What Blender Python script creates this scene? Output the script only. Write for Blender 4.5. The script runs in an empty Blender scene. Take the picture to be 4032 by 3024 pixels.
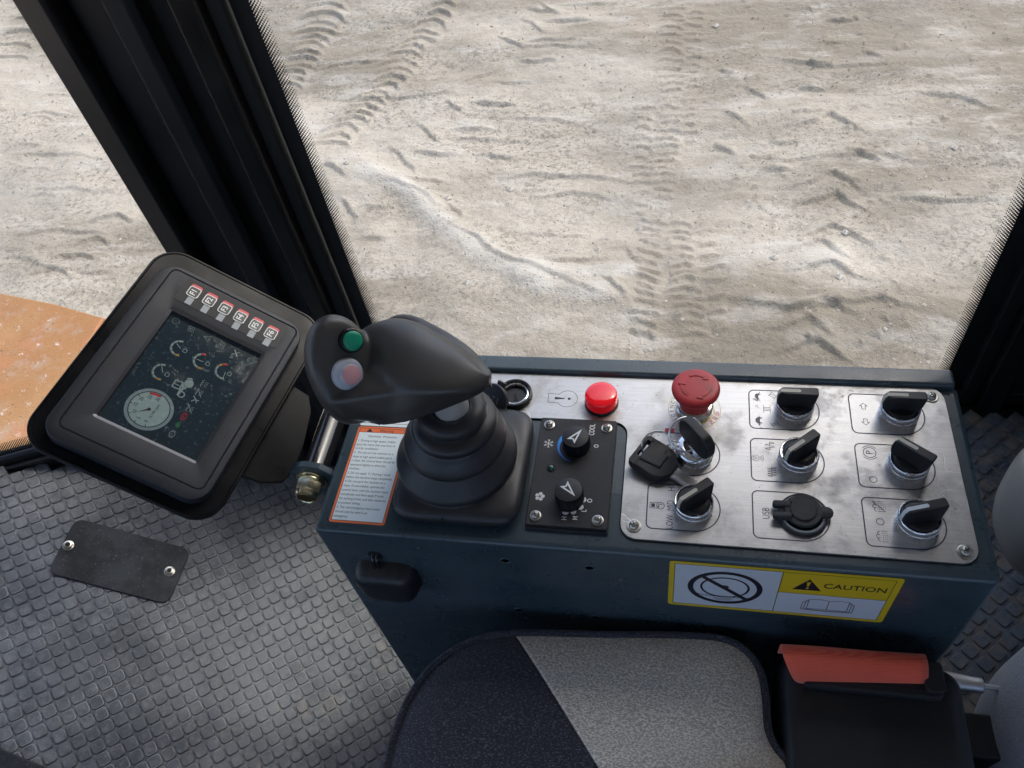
import bpy, math, random
import numpy as np
from mathutils import Vector, Matrix, Euler
rad = math.radians
scene = bpy.context.scene
COL = scene.collection

# ---------------------------------------------------------------- camera
RC = ((0.98034519, 0.14994479, -0.12821802), (0.03790161, -0.78093016, -0.62346736), (-0.193615, 0.60635356, -0.77126428))
cd = bpy.data.cameras.new("camera"); cam = bpy.data.objects.new("camera", cd); COL.objects.link(cam)
cd.sensor_width = 36; cd.lens = 28.6; cd.clip_start = 0.02; cd.clip_end = 400
cam.matrix_world = Matrix(((RC[0][0], -RC[1][0], -RC[2][0], .2782), (RC[0][1], -RC[1][1], -RC[2][1], -.2795),
                           (RC[0][2], -RC[1][2], -RC[2][2], .5536), (0, 0, 0, 1)))
scene.camera = cam
# ---------------------------------------------------------------- sky, sun, exposure
SUN_EL, SUN_AZ = 56, 38          # azimuth measured from +X towards +Y
wd = bpy.data.worlds.new("World"); scene.world = wd; wd.use_nodes = True
nt = wd.node_tree; nt.nodes.clear()
wo = nt.nodes.new("ShaderNodeOutputWorld"); bg = nt.nodes.new("ShaderNodeBackground"); sk = nt.nodes.new("ShaderNodeTexSky")
sk.sky_type = 'NISHITA'; sk.sun_disc = False; sk.sun_elevation = rad(SUN_EL); sk.sun_rotation = rad(90 - SUN_AZ)
sk.air_density = 0.7; sk.dust_density = 4.0; sk.ozone_density = 0.7
bg.inputs[1].default_value = 0.15
nt.links.new(sk.outputs[0], bg.inputs[0]); nt.links.new(bg.outputs[0], wo.inputs[0])
sd = bpy.data.lights.new("sun", 'SUN'); sd.energy = 0.62; sd.angle = rad(18); sd.color = (1, .955, .9)
sun = bpy.data.objects.new("sun", sd); COL.objects.link(sun)
dv = Vector((math.cos(rad(SUN_EL)) * math.cos(rad(SUN_AZ)), math.cos(rad(SUN_EL)) * math.sin(rad(SUN_AZ)), math.sin(rad(SUN_EL))))
sun.rotation_euler = dv.to_track_quat('Z', 'Y').to_euler()
scene.view_settings.view_transform = 'Standard'; scene.view_settings.look = 'None'
scene.view_settings.exposure = 1.52; scene.view_settings.gamma = 1
scene.cycles.max_bounces = 8; scene.cycles.transparent_max_bounces = 12
scene.cycles.sample_clamp_indirect = 4

# ---------------------------------------------------------------- materials
def mat(name, col=(.5, .5, .5), rough=.5, metal=0.0, spec=.5, coat=0, sheen=0):
    m = bpy.data.materials.new(name); m.use_nodes = True
    b = m.node_tree.nodes['Principled BSDF']
    b.inputs['Base Color'].default_value = (*col, 1); b.inputs['Roughness'].default_value = rough
    b.inputs['Metallic'].default_value = metal; b.inputs['Specular IOR Level'].default_value = spec
    b.inputs['Coat Weight'].default_value = coat; b.inputs['Sheen Weight'].default_value = sheen
    return m
class G:
    """small node-graph helper"""
    def __init__(s, m):
        s.m = m; s.t = m.node_tree; s.b = s.t.nodes.get('Principled BSDF')
        tc = s.t.nodes.new('ShaderNodeTexCoord'); s.obj = tc.outputs['Object']
    def lk(s, a, b): s.t.links.new(a, b)
    def node(s, typ, **k):
        n = s.t.nodes.new(typ)
        for a, v in k.items(): setattr(n, a, v)
        return n
    def setin(s, sock, v):
        if hasattr(v, 'is_linked') or isinstance(v, bpy.types.NodeSocket): s.lk(v, sock)
        else: sock.default_value = v
    def noise(s, scale, detail=3, rough=.55, vec=None, dist=0):
        n = s.node('ShaderNodeTexNoise'); n.inputs['Scale'].default_value = scale; n.inputs['Detail'].default_value = detail
        n.inputs['Roughness'].default_value = rough; n.inputs['Distortion'].default_value = dist
        s.lk(vec or s.obj, n.inputs['Vector']); return n.outputs['Fac']
    def voro(s, scale, feature='F1', vec=None, rnd=1, out='Distance'):
        n = s.node('ShaderNodeTexVoronoi', feature=feature); n.inputs['Scale'].default_value = scale
        n.inputs['Randomness'].default_value = rnd; s.lk(vec or s.obj, n.inputs['Vector']); return n.outputs[out]
    def ramp(s, fac, a, b, ca=0.0, cb=1.0):
        n = s.node('ShaderNodeMapRange', interpolation_type='SMOOTHSTEP')
        s.setin(n.inputs[0], fac); n.inputs[1].default_value = a; n.inputs[2].default_value = b
        n.inputs[3].default_value = ca; n.inputs[4].default_value = cb; return n.outputs[0]
    def mix(s, fac, a, b):
        n = s.node('ShaderNodeMix', data_type='RGBA'); s.setin(n.inputs[0], fac)
        for i, v in ((6, a), (7, b)):
            if isinstance(v, tuple): n.inputs[i].default_value = (*v, 1)
            else: s.lk(v, n.inputs[i])
        return n.outputs[2]
    def math(s, op, a, b=0.0, c=0.0):
        n = s.node('ShaderNodeMath', operation=op)
        s.setin(n.inputs[0], a); s.setin(n.inputs[1], b); s.setin(n.inputs[2], c)
        return n.outputs[0]
    def mapping(s, scale=(1, 1, 1), rot=(0, 0, 0), vec=None):
        n = s.node('ShaderNodeMapping'); n.inputs['Scale'].default_value = scale; n.inputs['Rotation'].default_value = rot
        s.lk(vec or s.obj, n.inputs['Vector']); return n.outputs[0]
    def bump(s, h, strength=.3, dist=.001):
        n = s.node('ShaderNodeBump'); n.inputs['Strength'].default_value = strength; n.inputs['Distance'].default_value = dist
        s.lk(h, n.inputs['Height']); s.lk(n.outputs[0], s.b.inputs['Normal'])
    def sep(s, vec=None):
        n = s.node('ShaderNodeSeparateXYZ'); s.lk(vec or s.obj, n.inputs[0]); return n.outputs
    def col(s, v): s.lk(v, s.b.inputs['Base Color'])
    def rough(s, v): s.lk(v, s.b.inputs['Roughness'])

def plastic(name, col, rough, dust=.0, dustcol=(.22, .2, .18), grain=0, gscale=900):
    m = mat(name, col, rough); g = G(m)
    n1 = g.noise(25, 5, .6); n2 = g.noise(1300, 2, .7)
    c = g.mix(g.ramp(n1, .3, .75, 0, .35), col, tuple(v * 1.5 + .004 for v in col))
    if dust:
        sp = g.math('MULTIPLY', g.ramp(g.noise(700, 2, .8), .64, .74), g.ramp(g.noise(18, 3), .4, .7, .1, 1))
        c = g.mix(g.math('MULTIPLY', sp, dust), c, dustcol)
        c = g.mix(g.math('MULTIPLY', g.ramp(g.noise(9, 6, .7), .45, .75), dust * .16), c, dustcol)
    g.col(c); g.rough(g.ramp(n1, .2, .8, rough - .07, rough + .1))
    if grain: g.bump(g.noise(gscale, 2, .6), grain, .0004)
    return m

M = {}
m = mat('teal_paint', (.035, .055, .066), .32, coat=.3); g = G(m)
c = g.mix(g.ramp(g.noise(14, 6, .7), .35, .75, 0, .5), (.030, .053, .067), (.052, .078, .092))
dustm = g.math('MULTIPLY', g.ramp(g.noise(420, 3, .8), .6, .72), g.ramp(g.noise(16, 4), .42, .7))
c = g.mix(g.math('MULTIPLY', dustm, .45), c, (.3, .3, .28))
scr = g.ramp(g.noise(6, 4, .7, g.mapping((1, 26, 26), (.2, .1, .7)), 1), .62, .7)
c = g.mix(g.math('MULTIPLY', scr, .14), c, (.25, .3, .32))
chip = g.math('MULTIPLY', g.ramp(g.noise(120, 4, .75), .66, .69), g.ramp(g.noise(11, 3), .5, .6)); c = g.mix(g.math('MULTIPLY', chip, .8), c, (.015, .014, .013))
hz = g.ramp(g.noise(4, 6, .65), .42, .7, 0, .28); c = g.mix(hz, c, (.14, .155, .16))
g.col(c); g.rough(g.ramp(g.noise(30, 5, .7), .3, .8, .24, .46)); g.bump(g.noise(260, 3, .6), .12, .0005); M['teal'] = m

m = mat('brushed_steel', (.58, .58, .57), .3, metal=1); g = G(m)
br = g.noise(26, 4, .6, g.mapping((1, 34, 1)))
c = g.mix(g.ramp(br, .3, .7, 0, 1), (.45, .45, .445), (.53, .53, .525))
st = g.ramp(g.noise(22, 7, .72), .45, .68)
c = g.mix(g.math('MULTIPLY', st, .55), c, (.30, .285, .265))
smr = g.ramp(g.noise(60, 6, .75, None, 1.2), .52, .66)
c = g.mix(g.math('MULTIPLY', smr, .35), c, (.62, .61, .6))
sx, sy, sz = g.sep()
rust = g.math('MULTIPLY', g.ramp(g.noise(170, 4, .7), .63, .69), g.ramp(g.noise(14, 3), .5, .62))
c = g.mix(g.math('MULTIPLY', rust, .75), c, (.13, .075, .055))
dk = g.math('MULTIPLY', g.ramp(g.noise(330, 3, .75), .66, .7), g.ramp(g.noise(9, 3), .4, .6))
c = g.mix(g.math('MULTIPLY', dk, .8), c, (.06, .055, .05))
g.col(c)
r1 = g.ramp(br, .3, .7, .36, .44); r2 = g.math('MULTIPLY', st, .16); g.rough(g.math('ADD', r1, r2))
# fine curved scratches
ws = g.node('ShaderNodeTexVoronoi', feature='DISTANCE_TO_EDGE'); ws.inputs['Scale'].default_value = 34; ws.inputs['Randomness'].default_value = 1
wn = g.node('ShaderNodeVectorMath', operation='ADD'); nn = g.node('ShaderNodeTexNoise'); nn.inputs['Scale'].default_value = 9; g.lk(g.obj, nn.inputs[0])
vs = g.node('ShaderNodeVectorMath', operation='SCALE'); g.lk(nn.outputs['Color'], vs.inputs[0]); vs.inputs['Scale'].default_value = .12
g.lk(g.obj, wn.inputs[0]); g.lk(vs.outputs[0], wn.inputs[1]); g.lk(wn.outputs[0], ws.inputs['Vector'])
sc_ = g.ramp(ws.outputs['Distance'], 0, .012, 1, 0)
sc_ = g.math('MULTIPLY', sc_, g.ramp(g.noise(7, 3), .52, .62))
g.bump(g.math('ADD', g.math('MULTIPLY', sc_, -1.0), g.math('MULTIPLY', g.noise(45, 4, .6), .5)), .35, .0003)
c2 = g.mix(g.math('MULTIPLY', sc_, .5), c, (.85, .84, .82)); g.col(c2); M['steel'] = m

M['collar'] = mat('turned_steel', (.8, .79, .77), .42, metal=.65); M['wire'] = mat('key_ring_steel', (.85, .84, .82), .28, metal=1)
M['chrome'] = mat('chrome', (.82, .83, .85), .2, metal=1); g = G(M['chrome']); g.rough(g.ramp(g.noise(200, 3), .3, .8, .16, .36))
m = mat('zinc', (.5, .45, .34), .24, metal=1); g = G(m); g.col(g.mix(g.ramp(g.noise(150, 4), .35, .7), (.85, .76, .52), (.5, .46, .3))); M['zinc'] = m
m = mat('pale_zinc', (.55, .55, .55), .32, metal=1); g = G(m); g.col(g.mix(g.ramp(g.noise(150, 4), .35, .7), (.62, .6, .54), (.4, .39, .35))); M['screw'] = m
M['black'] = plastic('black_plastic', (.013, .014, .016), .42, .35, grain=.25)
M['matt_black'] = plastic('matt_black_panel', (.013, .014, .0175), .55, .55, grain=.5, gscale=1500)
M['bezel'] = plastic('display_plastic', (.017, .0195, .026), .5, .5, (.2, .2, .2), grain=.6, gscale=1600)
M['gloss'] = plastic('gloss_black', (.008, .008, .01), .2, .5, (.16, .15, .13))
M['dusty_gloss'] = plastic('dusty_black_plate', (.005, .0055, .007), .3, .42, (.17, .16, .145)); M['dusty_gloss'].node_tree.nodes['Principled BSDF'].inputs['Specular IOR Level'].default_value = .12
M['rubber'] = plastic('black_rubber', (.018, .019, .022), .42, .22, grain=.15)
M['grip'] = plastic('lever_grip', (.036, .0335, .031), .4, .12, grain=.06); M['grip'].node_tree.nodes['Principled BSDF'].inputs['Specular IOR Level'].default_value = .75
M['knob'] = plastic('knob_black', (.009, .009, .011), .4, .15)
M['cabin'] = plastic('cab_black', (.003, .0034, .0048), .45, .1)
M['cabin2'] = plastic('cab_black_seal', (.0035, .0035, .004), .65, .15)
M['liner'] = mat('bounce_headliner', (.55, .56, .57), .9)  # unseen lining, set pale to bounce fill light into the cab
M['bronze'] = plastic('pillar_paint', (.010, .0085, .0075), .34, .08)
M['white'] = mat('white_print', (.72, .74, .74), .5)
M['ink'] = mat('violet_ink', (.045, .035, .075), .45)
M['inkfade'] = mat('faded_ink', (.16, .14, .16), .5)
M['blackink'] = mat('black_ink', (.012, .012, .02), .45)
M['yellow'] = mat('sticker_yellow', (.72, .5, .02), .35)
M['wht_sticker'] = mat('sticker_white', (.6, .62, .66), .35)
M['sticker_paper'] = mat('sticker_paper', (.78, .86, .87), .4)
M['orange'] = mat('sticker_orange', (.86, .19, .055), .42)
M['blueink'] = mat('blue_print', (.02, .27, .8), .5)
M['redkey'] = mat('red_print', (.65, .05, .06), .45)
M['greykey'] = mat('grey_print', (.32, .35, .37), .5)
M['ivory'] = mat('ivory_stripe', (.55, .52, .43), .5)
M['whitestripe'] = mat('white_stripe', (.66, .7, .72), .45)
m = mat('emergency_red', (.50, .028, .03), .42); g = G(m)
g.col(g.mix(g.math('MULTIPLY', g.ramp(g.noise(55, 4), .5, .66), .45), (.5, .028, .032), (.24, .045, .04))); M['red'] = m
m = mat('red_lens', (.85, .004, .012), .14, spec=.6); b = m.node_tree.nodes['Principled BSDF']
b.inputs['Emission Color'].default_value = (1, .01, .02, 1); b.inputs['Emission Strength'].default_value = .06; b.inputs['Coat Weight'].default_value = .6; M['redlens'] = m
M['green'] = mat('green_button', (.005, .30, .17), .34)
m = mat('milky_button', (.48, .53, .6), .3); m.node_tree.nodes['Principled BSDF'].inputs['Subsurface Weight'].default_value = .15
m.node_tree.nodes['Principled BSDF'].inputs['Subsurface Radius'].default_value = (.003, .003, .003); M['milky'] = m
M['pink'] = mat('pink_button', (.66, .34, .37), .35)
M['led'] = mat('green_led', (.01, .08, .05), .1, coat=1)
m = mat('webbing_orange', (.62, .085, .035), .62, sheen=.3); g = G(m)
wv = g.node('ShaderNodeTexWave', wave_type='BANDS', bands_direction='X'); wv.inputs['Scale'].default_value = 300; g.lk(g.obj, wv.inputs[0])
wv2 = g.node('ShaderNodeTexWave', wave_type='BANDS', bands_direction='Z'); wv2.inputs['Scale'].default_value = 260; g.lk(g.mapping((1, 1, 1), (.6, 0, 0)), wv2.inputs[0])
h = g.math('MULTIPLY', wv.outputs['Fac'], wv2.outputs['Fac']); g.bump(h, .4, .0008)
g.col(g.mix(g.ramp(h, .1, .6), (.85, .085, .035), (1.0, .18, .08))); M['web'] = m

def fabric(name, panel):
    m = mat(name, (.04, .042, .055), .85, spec=.2, sheen=.25); g = G(m)
    mp = g.mapping((1, 1, 1), (0, 0, .4)); d = g.node('ShaderNodeTexBrick'); d.inputs['Scale'].default_value = 260
    g.lk(mp, d.inputs[0]); d.inputs['Mortar Size'].default_value = .03
    n1 = g.noise(520, 2, .7, g.mapping((1, 1.8, 1), (0, 0, .35))); n2 = g.noise(900, 2, .8)
    dark = g.mix(g.ramp(n1, .5, .7), (.036, .037, .048), (.15, .155, .19))
    light = g.mix(g.ramp(n1, .40, .62), (.46, .425, .365), (.92, .87, .76))
    tint = g.math('MULTIPLY', g.ramp(g.noise(7, 5, .6), .5, .72), .5)
    light = g.mix(tint, light, (.40, .29, .17)); dark = g.mix(g.math('MULTIPLY', tint, .35), dark, (.09, .075, .07))
    if panel == 'split':
        x, y, z = g.sep()
        ln = g.math('SUBTRACT', g.math('SUBTRACT', x, .1557), g.math('MULTIPLY', g.math('SUBTRACT', -.0269, y), .80))
        c = g.mix(g.ramp(ln, -.0006, .0006), dark, light); seam = g.ramp(g.math('ABSOLUTE', ln), 0, .003, 0, 1)
    else: c = {'light': light, 'dark': dark, 'blue': g.mix(.65, light, (.5, .57, .72))}[panel]
    g.col(c); hh = g.math('ADD', n1, g.math('MULTIPLY', n2, .5))
    if panel == 'split': hh = g.math('ADD', hh, g.math('MULTIPLY', seam, 1.6))
    g.bump(hh, .6, .0012); return m
M['fab_split'] = fabric('seat_fabric_two_tone', 'split'); M['fab_dark'] = fabric('seat_fabric_dark', 'dark'); M['fab_blue'] = fabric('seat_fabric_pale', 'blue')

m = mat('rubber_mat', (.055, .06, .068), .5, spec=.3); g = G(m)
c = g.mix(g.ramp(g.noise(5, 5, .65), .35, .7), (.058, .067, .079), (.15, .163, .18))
c = g.mix(g.math('MULTIPLY', g.ramp(g.noise(110, 5, .75), .45, .75), .5), c, (.24, .25, .265))
sx, sy, sz = g.sep()
crumbs = g.math('MULTIPLY', g.ramp(g.noise(420, 2, .8), .64, .69), g.ramp(g.noise(6.5, 3), .44, .58))
c = g.mix(g.math('MULTIPLY', crumbs, .8), c, (.36, .33, .29))
dz = g.math('MULTIPLY', g.ramp(g.noise(3.2, 6, .7), .5, .66), g.ramp(g.noise(60, 4, .7), .35, .6)); c = g.mix(g.math('MULTIPLY', dz, .42), c, (.27, .285, .30))
dirt = g.math('MULTIPLY', g.ramp(sx, .3, .5), g.ramp(g.noise(26, 6, .75), .45, .6))
c = g.mix(g.math('MULTIPLY', dirt, .85), c, (.26, .21, .16)); gr_ = g.math('MULTIPLY', g.ramp(g.noise(16, 6, .8), .56, .68), g.ramp(g.noise(2.4, 3), .46, .62)); c = g.mix(g.math('MULTIPLY', gr_, .6), c, (.27, .245, .21))
g.col(c); g.rough(g.ramp(g.noise(12, 5, .7), .3, .75, .5, .75)); g.bump(g.noise(700, 3, .7), .35, .0006); M['mat'] = m
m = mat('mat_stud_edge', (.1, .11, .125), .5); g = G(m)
c = g.mix(g.ramp(g.noise(14, 5, .7), .42, .62), (.085, .095, .108), (.27, .285, .30)); g.col(g.mix(g.ramp(g.noise(300, 3, .8), .6, .7, 0, .7), c, (.38, .37, .35))); M['matedge'] = m  # dusty stud rims, also paler to paint in an edge highlight
m = mat('cover_plate_paint', (.016, .019, .024), .55, spec=.25); g = G(m)
c = g.mix(g.ramp(g.noise(18, 6, .7), .4, .65, 0, .8), (.010, .013, .018), (.04, .047, .056))
c = g.mix(g.math('MULTIPLY', g.ramp(g.noise(300, 3, .8), .62, .7), .6), c, (.25, .25, .25)); g.col(c); M['cover'] = m

m = mat('rusty_orange', (.6, .27, .09), .55); g = G(m)
c = g.mix(g.ramp(g.noise(1.6, 5, .6), .35, .65), (.27, .125, .04), (.33, .19, .08))
c = g.mix(g.math('MULTIPLY', g.ramp(g.noise(9, 6, .75), .5, .7), .6), c, (.33, .29, .25))
c = g.mix(g.math('MULTIPLY', g.ramp(g.noise(30, 5, .85), .6, .66), .8), c, (.6, .58, .57))
c = g.mix(g.math('MULTIPLY', g.ramp(g.noise(4, 5, .8), .5, .65), .6), c, (.38, .15, .07)); g.col(c); g.bump(g.noise(60, 5, .8), .5, .006); M['rust'] = m

m = mat('dry_mud', (.34, .30, .25), .92, spec=.15); g = G(m)
big = g.noise(.9, 6, .62, g.mapping((.6, 1.3, 1))); med = g.noise(5, 6, .7, g.mapping((.55, 1.4, 1))); fine = g.noise(38, 5, .8)
c = g.mix(g.ramp(big, .40, .60), (.222, .197, .158), (.40, .366, .312))
c = g.mix(g.math('MULTIPLY', g.ramp(med, .5, .68), .6), c, (.45, .425, .385))
gm = g.ramp(g.noise(1.3, 5, .65, g.mapping((.7, 1.2, 1))), .42, .58, .12, .9)
c = g.mix(g.math('MULTIPLY', g.math('MULTIPLY', g.ramp(fine, .48, .60), gm), .8), c, (.15, .136, .115))
c = g.mix(g.math('MULTIPLY', g.ramp(g.noise(24, 6, .8), .5, .62), .35), c, (.24, .215, .18))
c = g.mix(g.math('MULTIPLY', g.ramp(g.noise(75, 3, .8), .68, .72), .5), c, (.62, .6, .57))
at = g.node('ShaderNodeAttribute', attribute_name='silt'); c = g.mix(at.outputs['Fac'], c, (.47, .45, .415))
g.col(c); g.bump(g.math('ADD', g.math('MULTIPLY', g.noise(12, 6, .75), 1.0), g.math('MULTIPLY', g.noise(60, 4, .8), .45)), .9, .022); M['mud'] = m
M['pebble'] = mat('pebbles', (.42, .39, .35), .9)

# glass: clear pane that still reflects
def glass_mat(name, frit=None):
    m = bpy.data.materials.new(name); m.use_nodes = True; t = m.node_tree; t.nodes.clear()
    o = t.nodes.new('ShaderNodeOutputMaterial'); tr = t.nodes.new('ShaderNodeBsdfTransparent'); gl = t.nodes.new('ShaderNodeBsdfGlossy')
    gl.inputs['Roughness'].default_value = .02; lw = t.nodes.new('ShaderNodeLayerWeight'); lw.inputs[0].default_value = .5
    pw = t.nodes.new('ShaderNodeMath'); pw.operation = 'POWER'; pw.inputs[1].default_value = 5; t.links.new(lw.outputs['Facing'], pw.inputs[0])
    fr = t.nodes.new('ShaderNodeMath'); fr.operation = 'MULTIPLY_ADD'; fr.inputs[1].default_value = .9; fr.inputs[2].default_value = .022; t.links.new(pw.outputs[0], fr.inputs[0])
    tr.inputs[0].default_value = (.94, .96, .95, 1)
    mx = t.nodes.new('ShaderNodeMixShader'); mul = t.nodes.new('ShaderNodeMath'); mul.operation = 'MULTIPLY'; mul.inputs[1].default_value = .8
    t.links.new(fr.outputs[0], mul.inputs[0]); t.links.new(mul.outputs[0], mx.inputs[0]); t.links.new(tr.outputs[0], mx.inputs[1]); t.links.new(gl.outputs[0], mx.inputs[2])
    tc = t.nodes.new('ShaderNodeTexCoord'); sp = t.nodes.new('ShaderNodeTexNoise'); sp.inputs['Scale'].default_value = 260; sp.inputs['Detail'].default_value = 2; t.links.new(tc.outputs['Object'], sp.inputs[0])
    cl = t.nodes.new('ShaderNodeTexNoise'); cl.inputs['Scale'].default_value = 5; cl.inputs['Detail'].default_value = 6; t.links.new(tc.outputs['Object'], cl.inputs[0])
    r1 = t.nodes.new('ShaderNodeMapRange'); r1.inputs[1].default_value = .68; r1.inputs[2].default_value = .74; r1.inputs[4].default_value = .5; t.links.new(sp.outputs['Fac'], r1.inputs[0])
    r2 = t.nodes.new('ShaderNodeMapRange'); r2.inputs[1].default_value = .5; r2.inputs[2].default_value = .75; r2.inputs[4].default_value = .15; t.links.new(cl.outputs['Fac'], r2.inputs[0])
    ad = t.nodes.new('ShaderNodeMath'); ad.operation = 'MAXIMUM'; t.links.new(r1.outputs[0], ad.inputs[0]); t.links.new(r2.outputs[0], ad.inputs[1])
    df = t.nodes.new('ShaderNodeBsdfDiffuse'); df.inputs[0].default_value = (.5, .47, .43, 1); m2 = t.nodes.new('ShaderNodeMixShader')
    t.links.new(ad.outputs[0], m2.inputs[0]); t.links.new(mx.outputs[0], m2.inputs[1]); t.links.new(df.outputs[0], m2.inputs[2]); t.links.new(m2.outputs[0], o.inputs[0]); return m
M['glass'] = glass_mat('window_glass')
def frit_mat(name, axis, x0, x1, pitch=.0034):
    """black ceramic dots that shrink towards the clear glass; x0 = solid side, x1 = clear side"""
    m = mat(name, (.006, .006, .007), .35); g = G(m); x, y, z = g.sep()
    a = {'x': x, 'z': z}[axis]; b = {'x': z, 'z': x}[axis]
    t = g.node('ShaderNodeMapRange'); g.lk(a, t.inputs[0]); t.inputs[1].default_value = x0; t.inputs[2].default_value = x1
    def cell(off):
        u = g.math('SUBTRACT', g.math('FRACT', g.math('ADD', g.math('DIVIDE', a, pitch), off)), .5)
        v = g.math('SUBTRACT', g.math('FRACT', g.math('ADD', g.math('DIVIDE', b, pitch * 1.0), off)), .5)
        return g.math('SQRT', g.math('ADD', g.math('MULTIPLY', u, u), g.math('MULTIPLY', v, v)))
    d = g.math('MINIMUM', cell(0.0), cell(0.5))
    r = g.math('SUBTRACT', .34, g.math('MULTIPLY', t.outputs[0], .22))
    al = g.math('LESS_THAN', d, r); g.lk(al, g.b.inputs['Alpha']); return m

# ---------------------------------------------------------------- mesh builder (millimetres)
WM = {}
class MB:
    def __init__(s): s.v = []; s.f = []; s.mi = []; s.sm = []
    def add(s, vs, fs, mi=0, T=None, smooth=False):
        o = len(s.v)
        if T is not None: vs = [T @ Vector(p) for p in vs]
        s.v += [tuple(p) for p in vs]; s.f += [tuple(i + o for i in f) for f in fs]; s.mi += [mi] * len(fs); s.sm += [smooth] * len(fs); return s
    def box(s, x0, y0, z0, x1, y1, z1, mi=0, T=None):
        vs = [(x, y, z) for x in (x0, x1) for y in (y0, y1) for z in (z0, z1)]
        return s.add(vs, [(0, 1, 3, 2), (4, 6, 7, 5), (0, 4, 5, 1), (2, 3, 7, 6), (0, 2, 6, 4), (1, 5, 7, 3)], mi, T)
    def rings(s, R, mi=0, T=None, caps=(True, True), closed=True, smooth=True):
        n = len(R[0]); vs = [p for r in R for p in r]; fs = []
        for k in range(len(R) - 1):
            for i in range(n if closed else n - 1):
                j = (i + 1) % n; fs.append((k * n + i, k * n + j, (k + 1) * n + j, (k + 1) * n + i))
        if caps[0]: fs.append(tuple(range(n - 1, -1, -1)))
        if caps[1]: fs.append(tuple((len(R) - 1) * n + i for i in range(n)))
        return s.add(vs, fs, mi, T, smooth)
    def lathe(s, prof, mi=0, T=None, n=48, caps=(True, True), smooth=True):
        R = [[(r * math.cos(2 * math.pi * i / n), r * math.sin(2 * math.pi * i / n), z) for i in range(n)] for r, z in prof]
        return s.rings(R, mi, T, caps, True, smooth)
    def prism(s, pts, z0, z1, bev=0, mi=0, T=None, smooth=False):
        if bev:
            ins = inset(pts, bev); m2 = inset(pts, bev * .3)
            R = [[(x, y, z0) for x, y in pts], [(x, y, z1 - bev) for x, y in pts], [(x, y, z1 - bev * .3) for x, y in m2], [(x, y, z1) for x, y in ins]]
        else: R = [[(x, y, z0) for x, y in pts], [(x, y, z1) for x, y in pts]]
        return s.rings(R, mi, T, smooth=smooth)
    def stroke(s, pts, w, z, mi=0, T=None, closed=False):
        """flat printed line"""
        P = [Vector(p[:2]) for p in pts]; n = len(P); L = []; Rr = []
        for i in range(n):
            a = P[(i - 1) % n] if closed or i > 0 else P[i]; b = P[(i + 1) % n] if closed or i < n - 1 else P[i]
            if closed or 0 < i < n - 1:
                d1 = (P[i] - a); d2 = (b - P[i])
                d1 = d1.normalized() if d1.length > 1e-9 else d2.normalized(); d2 = d2.normalized() if d2.length > 1e-9 else d1
                t = (d1 + d2); t = t.normalized() if t.length > 1e-6 else d1; k = 1 / max(.4, abs(t.dot(d1)))
            else: t = (b - a).normalized(); k = 1
            nn = Vector((-t.y, t.x)) * (w / 2 * k); L.append(P[i] + nn); Rr.append(P[i] - nn)
        vs = [(p.x, p.y, z) for p in L] + [(p.x, p.y, z) for p in Rr]
        fs = [(i, n + i, n + (i + 1) % n, (i + 1) % n) for i in range(n if closed else n - 1)]
        return s.add(vs, fs, mi, T)
    def poly(s, pts, z, mi=0, T=None): return s.add([(p[0], p[1], z) for p in pts], [tuple(range(len(pts)))], mi, T)
    def text(s, txt, x, y, size, z, rot=0, mi=0, T=None, align='CENTER', sx=1, bold=0, shear=0):
        vs, fs = text_geo(txt, align, bold, shear); c, sn = math.cos(rad(rot)), math.sin(rad(rot))
        out = [(x + (p[0] * sx * c - p[1] * sn) * size, y + (p[0] * sx * sn + p[1] * c) * size, z) for p in vs]
        return s.add(out, fs, mi, T)
    def tube(s, pts, r, n=12, mi=0, T=None, closed=False):
        P = [Vector(p) for p in pts]; R = []; up = None; N = len(P)
        for i in range(N):
            t = (P[(i + 1) % N] - P[(i - 1) % N]) if closed else (P[min(i + 1, N - 1)] - P[max(i - 1, 0)])
            t.normalize()
            if up is None: up = t.orthogonal().normalized()
            up = (up - t * up.dot(t)).normalized(); sd_ = t.cross(up)
            rr = r[i] if isinstance(r, (list, tuple)) else r
            R.append([P[i] + up * (rr * math.cos(2 * math.pi * k / n)) + sd_ * (rr * math.sin(2 * math.pi * k / n)) for k in range(n)])
        if closed: R.append(R[0]); return s.rings(R, mi, T, (False, False))
        return s.rings(R, mi, T)
    def build(s, name, mats, parent=None, label=None, cat=None, group=None, kind=None, loc=(0, 0, 0), rot=None, bevel=0, sub=0, auto=40, wn=False):
        if isinstance(mats, str): mats = [mats]
        me = bpy.data.meshes.new(name); me.from_pydata([(p[0] * .001, p[1] * .001, p[2] * .001) for p in s.v], [], s.f)
        for k in mats: me.materials.append(M[k])
        for i, p in enumerate(me.polygons): p.material_index = s.mi[i]; p.use_smooth = s.sm[i]
        me.validate(); me.update()
        o = bpy.data.objects.new(name, me); COL.objects.link(o)
        W = Matrix.Translation(Vector(loc) * .001) @ (rot.to_4x4() if rot is not None else Matrix())
        place(o, W, parent)
        if bevel:
            b = o.modifiers.new('bevel', 'BEVEL'); b.width = bevel * .001; b.segments = 3; b.limit_method = 'ANGLE'; b.angle_limit = rad(auto); b.harden_normals = False
            for p in me.polygons: p.use_smooth = True
            w = o.modifiers.new('wn', 'WEIGHTED_NORMAL'); w.keep_sharp = True; w.weight = 80
        elif any(s.sm):
            try: me.set_sharp_from_angle(angle=rad(auto))
            except Exception: pass
        if sub:
            u = o.modifiers.new('sub', 'SUBSURF'); u.levels = u.render_levels = sub
        tag(o, label, cat, group, kind); return o
def place(o, W, parent):
    WM[o.name] = W
    if parent is not None:
        o.parent = parent; o.matrix_basis = WM[parent.name].inverted() @ W
    else: o.matrix_basis = W
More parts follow.
